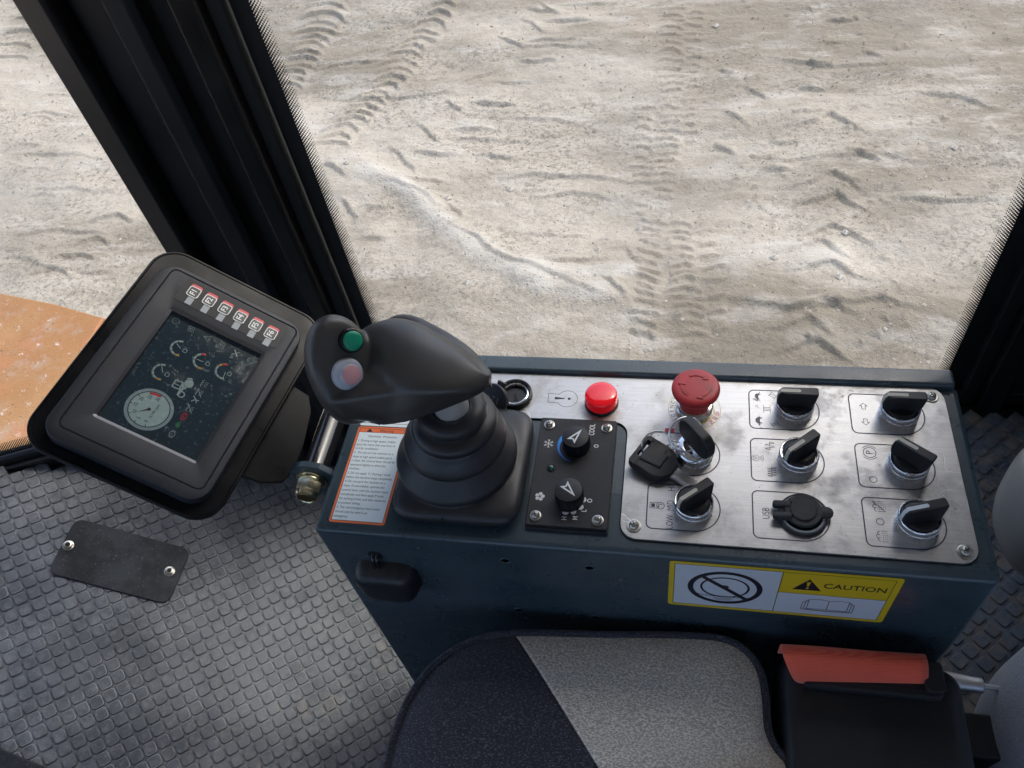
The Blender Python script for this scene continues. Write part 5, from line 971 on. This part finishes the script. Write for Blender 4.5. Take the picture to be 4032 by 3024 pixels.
# row of telltales
for i, (u, v, mi) in enumerate(((11, -18.5, 2), (2, -18.8, 2), (-5.2, -19.2, 2), (-14.7, -19.5, 2), (-23.2, -18.8, 3), (-31.9, -18.4, 8), (-41.2, -18.4, 2))):
    x, y = U(u, v)
    if i in (4, 6): mb.stroke(circ(x, y, 2.2, 20), .45, zz + .05, mi, TM, True); mb.stroke(arc(x, y, 3.2, -40, 40), .45, zz + .05, mi, TM); mb.stroke(arc(x, y, 3.2, 140, 220), .45, zz + .05, mi, TM); mb.text('P', x, y, 2.6, zz + .05, 0, mi, TM)
    elif i == 5:
        for k in range(5): a = rad(30 + 30 * k); mb.poly([(x, y - 2), (x + 3.6 * math.cos(a - .2), y - 2 + 3.9 * math.sin(a - .2)), (x + 3.6 * math.cos(a + .2), y - 2 + 3.9 * math.sin(a + .2))], zz + .05, mi, TM)
    elif i == 2: mb.stroke([(x - 3, y + 2.4), (x + .4, y), (x + 2.6, y + 3.2)], .9, zz + .05, mi, TM); mb.poly([(x + .6, y + .4), (x - 3.4, y - 2.2), (x - 1, y - 1.8)], zz + .05, mi, TM); mb.stroke([(x - .4, y + .4), (x + .4, y - 3)], .8, zz + .05, mi, TM)
    else:
        for a in (-2, 0, 2): mb.stroke(arc(x + a, y + 1.4, 1.2, 0, 180, 6), .45, zz + .05, mi, TM)
        for a in (-2, -.6, .8, 2.2):
            for b in (-.6, -2): mb.box(x + a - .35, y + b - .3, zz + .04, x + a + .35, y + b + .3, zz + .05, mi, TM)
        if i in (1, 3): mb.stroke([(x - 3.4, y - 3), (x + 3.2, y + 3)], .5, zz + .06, mi, TM)
# dim menu icons beside the keys
for i, (u, v) in enumerate(((53.2, 32.2), (52.6, 17.4), (51.8, 2.2), (51.4, -11.8), (50.8, -25.9), (50.7, -40.2))):
    x, y = U(u, v); y -= .6
    if i == 0: mb.stroke(circ(x, y, 2.9, 22), .4, zz + .05, 6, TM, True); mb.text('i', x, y, 4, zz + .05, 0, 6, TM)
    if i == 1:
        q = [((3.1 if (j // 2) % 2 else 2.3) * math.cos(rad(j * 22.5)), (3.1 if (j // 2) % 2 else 2.3) * math.sin(rad(j * 22.5))) for j in range(16)]; mb.stroke([(x + a, y + b) for a, b in q], .4, zz + .05, 6, TM, True); mb.stroke(circ(x, y, 1.1, 14), .4, zz + .05, 6, TM, True)
    if i == 2: mb.stroke([(x - 3, y - 2.4), (x + 3, y - 2.4), (x, y + 2.8)], .45, zz + .05, 6, TM, True); mb.stroke([(x, y + 1), (x, y - 1.6)], .4, zz + .05, 6, TM)
    if i == 3: mb.stroke(rrect(x - 2.8, y - 2.4, x + 2.8, y + 2, .3, 2), .5, zz + .05, 6, TM, True); mb.stroke(circ(x, y - .3, 1.3, 14), .5, zz + .05, 6, TM, True); mb.text('2', x + 4.4, y + 2, 3, zz + .05, 0, 6, TM)
    if i == 4: mb.stroke([(x - 2.8, y - 2.6), (x + 2.8, y + 2.6)], .9, zz + .05, 2, TM); mb.stroke([(x + 2.8, y - 2.6), (x - 2.8, y + 2.6)], .7, zz + .05, 6, TM)
    if i == 5:
        mb.stroke(circ(x, y, 3, 22), .4, zz + .05, 6, TM, True); mb.stroke(circ(x, y, 1.3, 18, ry=3), .3, zz + .05, 6, TM, True)
        for b in (-1.4, 0, 1.4): mb.stroke([(x - 2.7, y + b), (x + 2.7, y + b)], .3, zz + .05, 6, TM)
mb.build('screen_graphics', ['dial', 'dialrim', 'lcdwhite', 'lcdred', 'lcdamber', 'cabin2', 'lcddim', 'lcd', 'lcdgreen'], scr_)
# function keys
mb = MB(); mb.prism(rrect(69, -52.2, 95.2, 45.4, 3), .02, .3, 0, 0, TM); M['keystrip'] = mat('key_strip', (.02, .021, .024), .5, spec=.3); fk = mb.build('key_strip', 'keystrip', mo)
for i in range(6):
    u = 83.6 - .55 * i; v = 34.4 - 15.15 * i; mb = MB()
    mb.box(u - 13.4, v - 3.9, .36, u - 5.6, v + 1.9, .4, 2, TM); mb.prism(rrect(u - 4.2, v - 5.2, u + 7.6, v + 5.0, 2), .32, .44, 0, 1, TM)
    mb.prism(rrect(u - 5.6, v - 5.3, u + 5.0, v + 5.1, 1.9), .4, .9, .2, 3, TM); mb.stroke(rrect(u - 5.3, v - 5.0, u + 4.7, v + 4.8, 1.8), .75, .95, 0, TM, True)
    mb.text('F%d' % (i + 1), u - .4, v, 7.0, .95, 0, 0, TM, 'CENTER', .92, .02); mb.build('function_key', ['white', 'redkey', 'greykey', 'knob'], fk)
# arm, hinge tube and lock nut
mb = MB(); q = [(44, -70), (52, -82), (50, -97), (36, -106), (5, -114), (-20, -117), (-34, -113), (-43, -98), (-46, -70)]
mb.prism(q, -22, -17.2, .8, 0, TM); mb.build('bracket_arm', 'dusty_gloss', mo)
mb = MB(); mb.tube([(-21, 59.2, -12), (-21, 205, -12)], 11.2, 40); mb.tube([(-21, 200, -12), (-21, 214, -12)], 8, 24)
M['tube'] = mat('glossy_black_tube', (.02, .02, .022), .14, coat=.6); mb.build('hinge_tube', 'tube', mo)
T2 = frame((-21, 53.4, -12), (1, 0, 0), (0, 0, 1), (0, -1, 0)); mb = MB(); mb.lathe([(13.6, 0), (13.6, 1.6), (12.6, 2)], 0, T2, 40); mb.lathe([(11.8, 2.1), (11.8, 4.2), (11, 4.6)], 0, T2, 40)
hx = [(11.4 * math.cos(rad(60 * k_ + 12)), 11.4 * math.sin(rad(60 * k_ + 12))) for k_ in range(6)]; mb.prism(hx, 4.7, 14.5, 1.2, 0, T2); mb.lathe([(9.9, 14), (9.6, 16.6), (8.8, 18.6), (7.2, 19.4), (6.4, 18.8), (6.3, 17.5)], 0, T2, 40, (False, False)); mb.lathe([(6.2, 10), (6.1, 18.2), (5.4, 18.8)], 1, T2, 32)
M['bolt'] = mat('bolt_end', (.22, .15, .06), .4, metal=1); mb.build('lock_nut', ['zinc', 'bolt'], mo)

# ================================================================ SEAT
st = thing('operator_seat', 'two-tone grey fabric operator seat with side bolster and belt reel', 'seat', (330, -230, -700))
out = [(62, -420), (62, -180), (63, -144), (65, -113), (71, -83), (87, -54), (115, -31), (153, -19.5), (228, -13), (303, -6.5), (332, -8), (350, -18), (360, -34), (363.5, -56), (364.5, -79), (372, -93), (386, -101), (412, -104), (480, -106), (500, -420)]
def smooth_closed(P, n, hard=()):
    P = np.array(P); m_ = len(P); res_ = []
    for i in range(m_):
        p0, p1, p2, p3 = P[i - 1], P[i], P[(i + 1) % m_], P[(i + 2) % m_]
        for k in range(n):
            t = k / n; res_.append(tuple(.5 * (2 * p1 + (p2 - p0) * t + (2 * p0 - 5 * p1 + 4 * p2 - p3) * t * t + (3 * p1 - p0 - 3 * p2 + p3) * t ** 3)) if i not in hard else tuple(p1 + (p2 - p1) * t))
    return res_
oc = smooth_closed(out, 4, (0, 17, 18, 19))
mb = MB(); ctr = Vector((270, -220))
def ring_at(d, z, dome=0):
    q = inset(oc, d) if d else oc; return [(a, b, z) for a, b in q]
R = [ring_at(9, -215), ring_at(2, -200), ring_at(0, -170), ring_at(.5, -140), ring_at(2.5, -125), ring_at(5, -118), ring_at(7.5, -115.5)]
mb.rings(R, 1, None, (True, False)); q7 = inset(oc, 7.5)
Rin = [[(a, b, -115.5) for a, b in q7]]
for s_, z in ((.035, -111.5), (.09, -107), (.18, -102.5), (.32, -99), (.5, -97.5), (.7, -98), (.9, -99)): Rin.append([(a + (ctr.x - a) * s_, b + (ctr.y - b) * s_, z) for a, b in q7])
mb.rings(Rin, 0, None, (False, True)); cu = mb.build('seat_cushion', ['fab_split', 'fab_dark'], st, auto=60)
mb = MB(); mb.tube([(a, b, -115.2) for a, b in inset(oc, 4.4)], 2.6, 10, closed=True); mb.build('piping', 'fab_dark', cu)
# belt reel housing
mb = MB()
def rr_ring(x0, y0, x1, y1, r, z): return [(a, b, z) for a, b in rrect(x0, y0, x1, y1, r, 6)]
R = [rr_ring(372, -200, 520, -30, 22, -250), rr_ring(369, -190, 512, -24, 20, -170), rr_ring(367, -165, 507, -18, 18, -135), rr_ring(368, -150, 505, -18, 17, -122), rr_ring(371, -138, 502, -20.5, 15, -113), rr_ring(375, -128, 498, -24.5, 12, -107.5), rr_ring(382, -118, 490, -32, 8, -105.5)]
mb.rings(R, 0); rl = mb.build('belt_reel', 'black', st, auto=60)
mb = MB(); mb.prism(rrect(386, -49, 486, -20, [6, 3, 3, 6]), -106, -98.5, 2.2, 0); mb.box(388, -43, -98.8, 480, -26, -98.3, 1); mb.prism(rrect(472, -46, 486, -22, 4), -99, -93, 1.6, 0)
mb.build('belt_slot', ['black', 'cabin2'], rl)
mb = MB(); R = []
for i in range(15):
    t = i / 14; x = 371 + (474 - 371) * t; h = 23 - 14 * t ** 1.2 + 1.2 * math.sin(t * 7); yn = -44 + 8 * t; yf = -29 + 6 * t; ring = []
    P_ = [(yn - 1, -104), (yn - 1.5, -98), (yn + 1.5, -98 + h * .55), (yn + 7, -98 + h * .92), (yn + 12, -98 + h * .95), (yf + 5, -98 + h * .55), (yf + 6, -104)]
    P_ = [tuple(p_) for p_ in spline(P_, 18)]
    xs_ = lambda k: x + (1 - t) * (17 * max(0, 1 - k / 9) ** 1.3 - 3)
    R.append([(xs_(k), a, b) for k, (a, b) in enumerate(P_)])
mb.rings(R, 0, None, (False, False), closed=False); wb = mb.build('belt_webbing', 'web', rl); so_ = wb.modifiers.new('solid', 'SOLIDIFY'); so_.thickness = .0014; so_.offset = 0
# frame rails and adjuster behind the reel
mb = MB(); mb.box(508, -60, -240, 552, -24, -190, 0); mb.box(508, -120, -300, 548, -64, -232, 0); mb.box(508, -420, -420, 640, -124, -300, 0); mb.build('seat_frame', 'cabin', st, bevel=3)
mb = MB(); Td = frame((514, -5, -176), (0, 1, 0), (0, 0, 1), (1, -.05, 0)); mb.lathe([(7.6, -8), (7.6, 4), (6.3, 20), (6.5, 21), (6.3, 26), (5.2, 27), (2.4, 28), (2.4, 60)], 0, Td, 32)
M['alu'] = mat('cast_aluminium', (.6, .6, .6), .42, metal=1); mb.build('recline_pivot', 'alu', st)
# backrest bolster and shell
def blob(name, mt, px, dist, r3, tilt, par, e=2.3):
    dx, dy = (px[0] * 1.8228 - 2016) / 3203.15, (px[1] * 1.8228 - 1512) / 3203.15; RR = Matrix(RC); d = RR.transposed() @ Vector((dx, dy, 1)); c_ = Vector((278.2, -279.5, 553.6)) + d * dist
    mb = MB(); R = []
    for i in range(1, 32):
        ph = math.pi * i / 32; z = -math.cos(ph); rr_ = (max(0, 1 - abs(z) ** e)) ** (1 / e); R.append([(r3[0] * rr_ * math.copysign(abs(math.cos(a)) ** (2 / e), math.cos(a)), r3[1] * rr_ * math.copysign(abs(math.sin(a)) ** (2 / e), math.sin(a)), r3[2] * z) for a in [2 * math.pi * k / 48 for k in range(48)]])
    mb.rings(R, 0, Matrix.Translation(c_) @ tilt); return mb, c_
mb, c_ = blob('b', 'fab_blue', (2330, 1560), 640, (48, 66, 120), Matrix.Rotation(rad(14), 4, 'Y') @ Matrix.Rotation(rad(-8), 4, 'X'), st); 
R = []
for zz, gx, gy in ((-190, 12, 12), (-175, 3, 3), (-60, 0, 0), (200, 6, 10), (430, 18, 30), (500, 30, 50), (520, 48, 80)): R.append([(a, b, zz) for a, b in rrect(606 + gx + (zz + 190) * .16, -470 + gy, 715 - gx + (zz + 190) * .16, 30 - gy, 26, 6)])
mb.rings(R, 0); mb.build('backrest', 'fab_blue', st, auto=60)
M['shell'] = mat('grey_shell', (.34, .33, .31), .3, coat=.3)
mb, c_ = blob('s', 'shell', (2300, 1098), 760, (48, 62, 76), Matrix.Rotation(rad(10), 4, 'Y') @ Matrix.Rotation(rad(-18), 4, 'X'), st, 2.4); mb.tube([tuple(c_ + Vector((10, -10, -8))), (660, c_.y - 60, c_.z - 10), (668, 10, c_.z - 20)], 30, 24); mb.build('backrest_shell', 'shell', st, auto=60)
